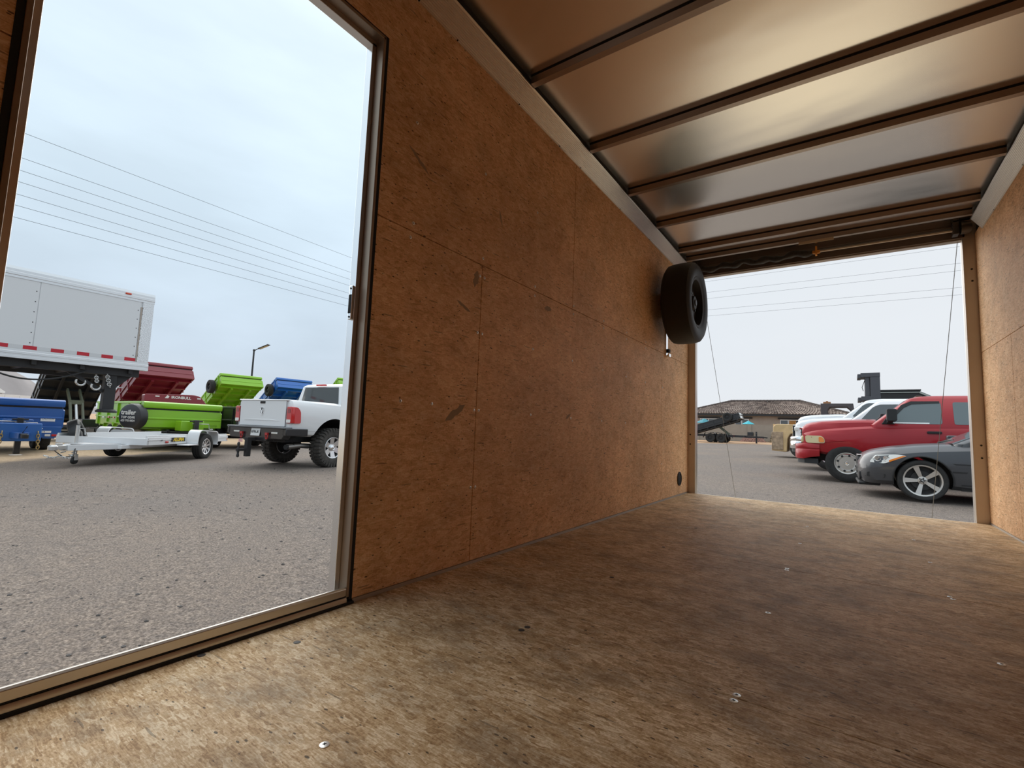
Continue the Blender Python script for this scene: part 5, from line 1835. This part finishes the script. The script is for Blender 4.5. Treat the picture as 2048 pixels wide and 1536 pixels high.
hb = MB()
az = [(-6.5, 150), (-4.0, 168), (-2, 158), (0, 140), (2, 132), (4, 124), (6, 112), (7.6, 96), (8.5, 86), (9.4, 72), (10.1, 56), (10.9, 38), (12.0, 24), (14, 17), (17, 14), (22, 10), (27, 12), (32, 6)]
rows_ = []
rnd = random.Random(5)
for k, (fz, dr) in enumerate(((-.05, 0), (.35, 90), (.7, 170), (1.0, 240), (.5, 420), (0, 600))):
    row = []
    for a_, h_ in az:
        ang = PI - RT(a_)
        rr_ = 1180 + dr + rnd.uniform(-25, 25)
        row.append((1.2 + rr_ * math.cos(ang), rr_ * math.sin(ang), h_ * fz * (1 + .10 * rnd.uniform(-1, 1) * (fz < .9)) - 6))
    rows_.append(row)
n_ = len(az)
hb.add([p for r in rows_ for p in r], [(i * n_ + k, i * n_ + k + 1, (i + 1) * n_ + k + 1, (i + 1) * n_ + k) for i in range(len(rows_) - 1) for k in range(n_ - 1)])
tag(hb.build('hill_1', mat('hazy_grey_hill', (.24, .215, .21), .95, noise=(.02, .12)), angle=80), kind='structure')

sh = empty('shed', 'small white gabled shed at the far left edge under the box trailer', 'shed', (-87.2, 11.4, gz(-40, 11)))
zs = lambda z: z - gz(-40, 11)
MB().box(-2.5, 1.2, -2.6, .75, 0, zs(2.6)).build('wall', mat('shed_grey', (.33, .33, .34), .8), sh)
MB().prism([(-2.8, zs(2.55)), (1.0, zs(2.55)), (1.0, zs(2.75)), (-.9, zs(4.2)), (-2.8, zs(2.75))], 'x', -2.6, 1.3).build('roof', WHT, sh)
fe = empty('white_fence', 'pale low fence far left between box trailer and blue trailer', 'fence', (-83, 15, gz(-40, 15)))
for k in range(3):
    y0 = -4.3 + k * 1.3
    MB().box(-.1 - y0 * -.0, .1, y0, y0 + 1.27, 0, zs(2.3) - .02 * k).build('fence_panel', WHT, fe)
mp = empty('marker_post', 'short pink and white post between the red and green raised beds', 'post', (-22.9, 11.55, gz(-22.9, 11.5)))
zq = 1.46 - gz(-22.9, 11.5)
MB().cyl((0, 0, zq / 2), .09, zq, 'z', 12).build('post', mat('pink_post', (.62, .40, .42), .5), mp)
MB().cyl((0, 0, zq * .93), .095, .12, 'z', 12).build('white_band', WHT, mp)

# ------------------------------------------------------------------ overhead wires between a pole hidden behind the wall and the next ones
POLE = mat('pole_wood', (.13, .095, .07), .9)
up = empty('utility_pole', 'tall wooden utility pole carrying the overhead wires', 'pole', (-35.0, 61.2, gz(-35, 61)))
MB().tube([(0, 0, 0), (0, 0, 16.2)], [.20, .13], 10).build('pole', POLE, up)
for z in (15.0, 13.6, 12.2):
    MB().beam((-.9, -1.1, z), (.9, 1.1, z), .10, .12).build('crossarm', POLE, up)
WIRE = mat('overhead_wire', (.09, .10, .12), .6)
ordn = ['topmost', 'second', 'third', 'fourth', 'fifth', 'sixth', 'lowest']
camC = Vector((1.2314, 0, .5410))


def pixdir(u, v):
    return _R @ Vector(((u - 1024) / 948.0, 1.0, -(v - 768) / 948.0))


def wire(p, q, sag, label, group):
    p, q = Vector(p), Vector(q)
    pts = []
    for k in range(13):
        t_ = k / 12
        w = p.lerp(q, t_)
        w.z -= sag * 4 * t_ * (1 - t_)
        pts.append(w)
    tag(MB().tube(pts, .011, 5).build('power_line', WIRE), label, 'power line', group)


# left span: heights follow from the wires' slope in view (a level run 10 to 15 m up)
for i, (a, b) in enumerate((((40, 263), (722, 523)), ((33, 312), (722, 552)), ((30, 337), (720, 565.5)), ((27, 360), (719, 577.6)), ((24, 385), (716, 592)), ((20, 407), (714, 603)), ((17, 431), (713, 616.6)))):
    p = camC + pixdir(*a) * 25
    hp = p.z - camC.z
    d2 = pixdir(*b)
    q = camC + d2 * (hp / d2.z)
    dd = (q - p)
    start = p - dd * .9
    end = p + dd * 1.95
    wire(start, end, 0.0, f'{ordn[i]} of seven overhead wires crossing the sky in the side doorway', 'overhead wires in the side doorway')
for i, (a, b) in enumerate((((1402, 564.7), (1928, 491.8)), ((1405, 586), (1930, 525.2)), ((1406, 598.4), (1930, 540)), ((1407, 620.6), (1932, 574)), ((1408, 632.7), (1933, 588.4)))):
    p = camC + pixdir(*a) * 57
    hp = p.z - camC.z
    d2 = pixdir(*b)
    q = camC + d2 * (hp / d2.z)
    dd = q - p
    wire(p - dd * .62, q + dd * 1.2, 0.0, f'{["topmost", "second", "middle", "fourth", "lowest"][i]} of five overhead wires seen through the rear opening', 'overhead wires in the rear opening')

# loose stones scattered on the yard outside the side door
rnd = random.Random(11)
gr = MB()
ico = [(0, 0, 1), (.9, 0, .3), (.28, .85, .3), (-.72, .53, .3), (-.72, -.53, .3), (.28, -.85, .3), (.72, .53, -.3), (-.28, .85, -.3), (-.9, 0, -.3), (-.28, -.85, -.3), (.72, -.53, -.3)]
icf = [(0, 1, 2), (0, 2, 3), (0, 3, 4), (0, 4, 5), (0, 5, 1), (1, 6, 2), (2, 7, 3), (3, 8, 4), (4, 9, 5), (5, 10, 1), (6, 7, 2), (7, 8, 3), (8, 9, 4), (9, 10, 5), (10, 6, 1)]
for i in range(2600):
    x = -.4 - 11 * rnd.random() ** 1.5
    y = -1.5 + 8 * rnd.random()
    s_ = .003 + .011 * rnd.random() ** 3
    a = rnd.uniform(0, 6.28)
    v = [(x + s_ * (p[0] * math.cos(a) - p[1] * math.sin(a)) * 1.3, y + s_ * (p[0] * math.sin(a) + p[1] * math.cos(a)), gz(x, y) + s_ * (p[2] * .6 + .15)) for p in ico]
    gr.add(v, icf)
o = gr.build('gravel', mat('dark_stone', (.10, .09, .085), .9, noise=(9, .5)), angle=0)
tag(o, 'loose dark stones scattered over the yard outside the side door', 'gravel', kind='stuff')
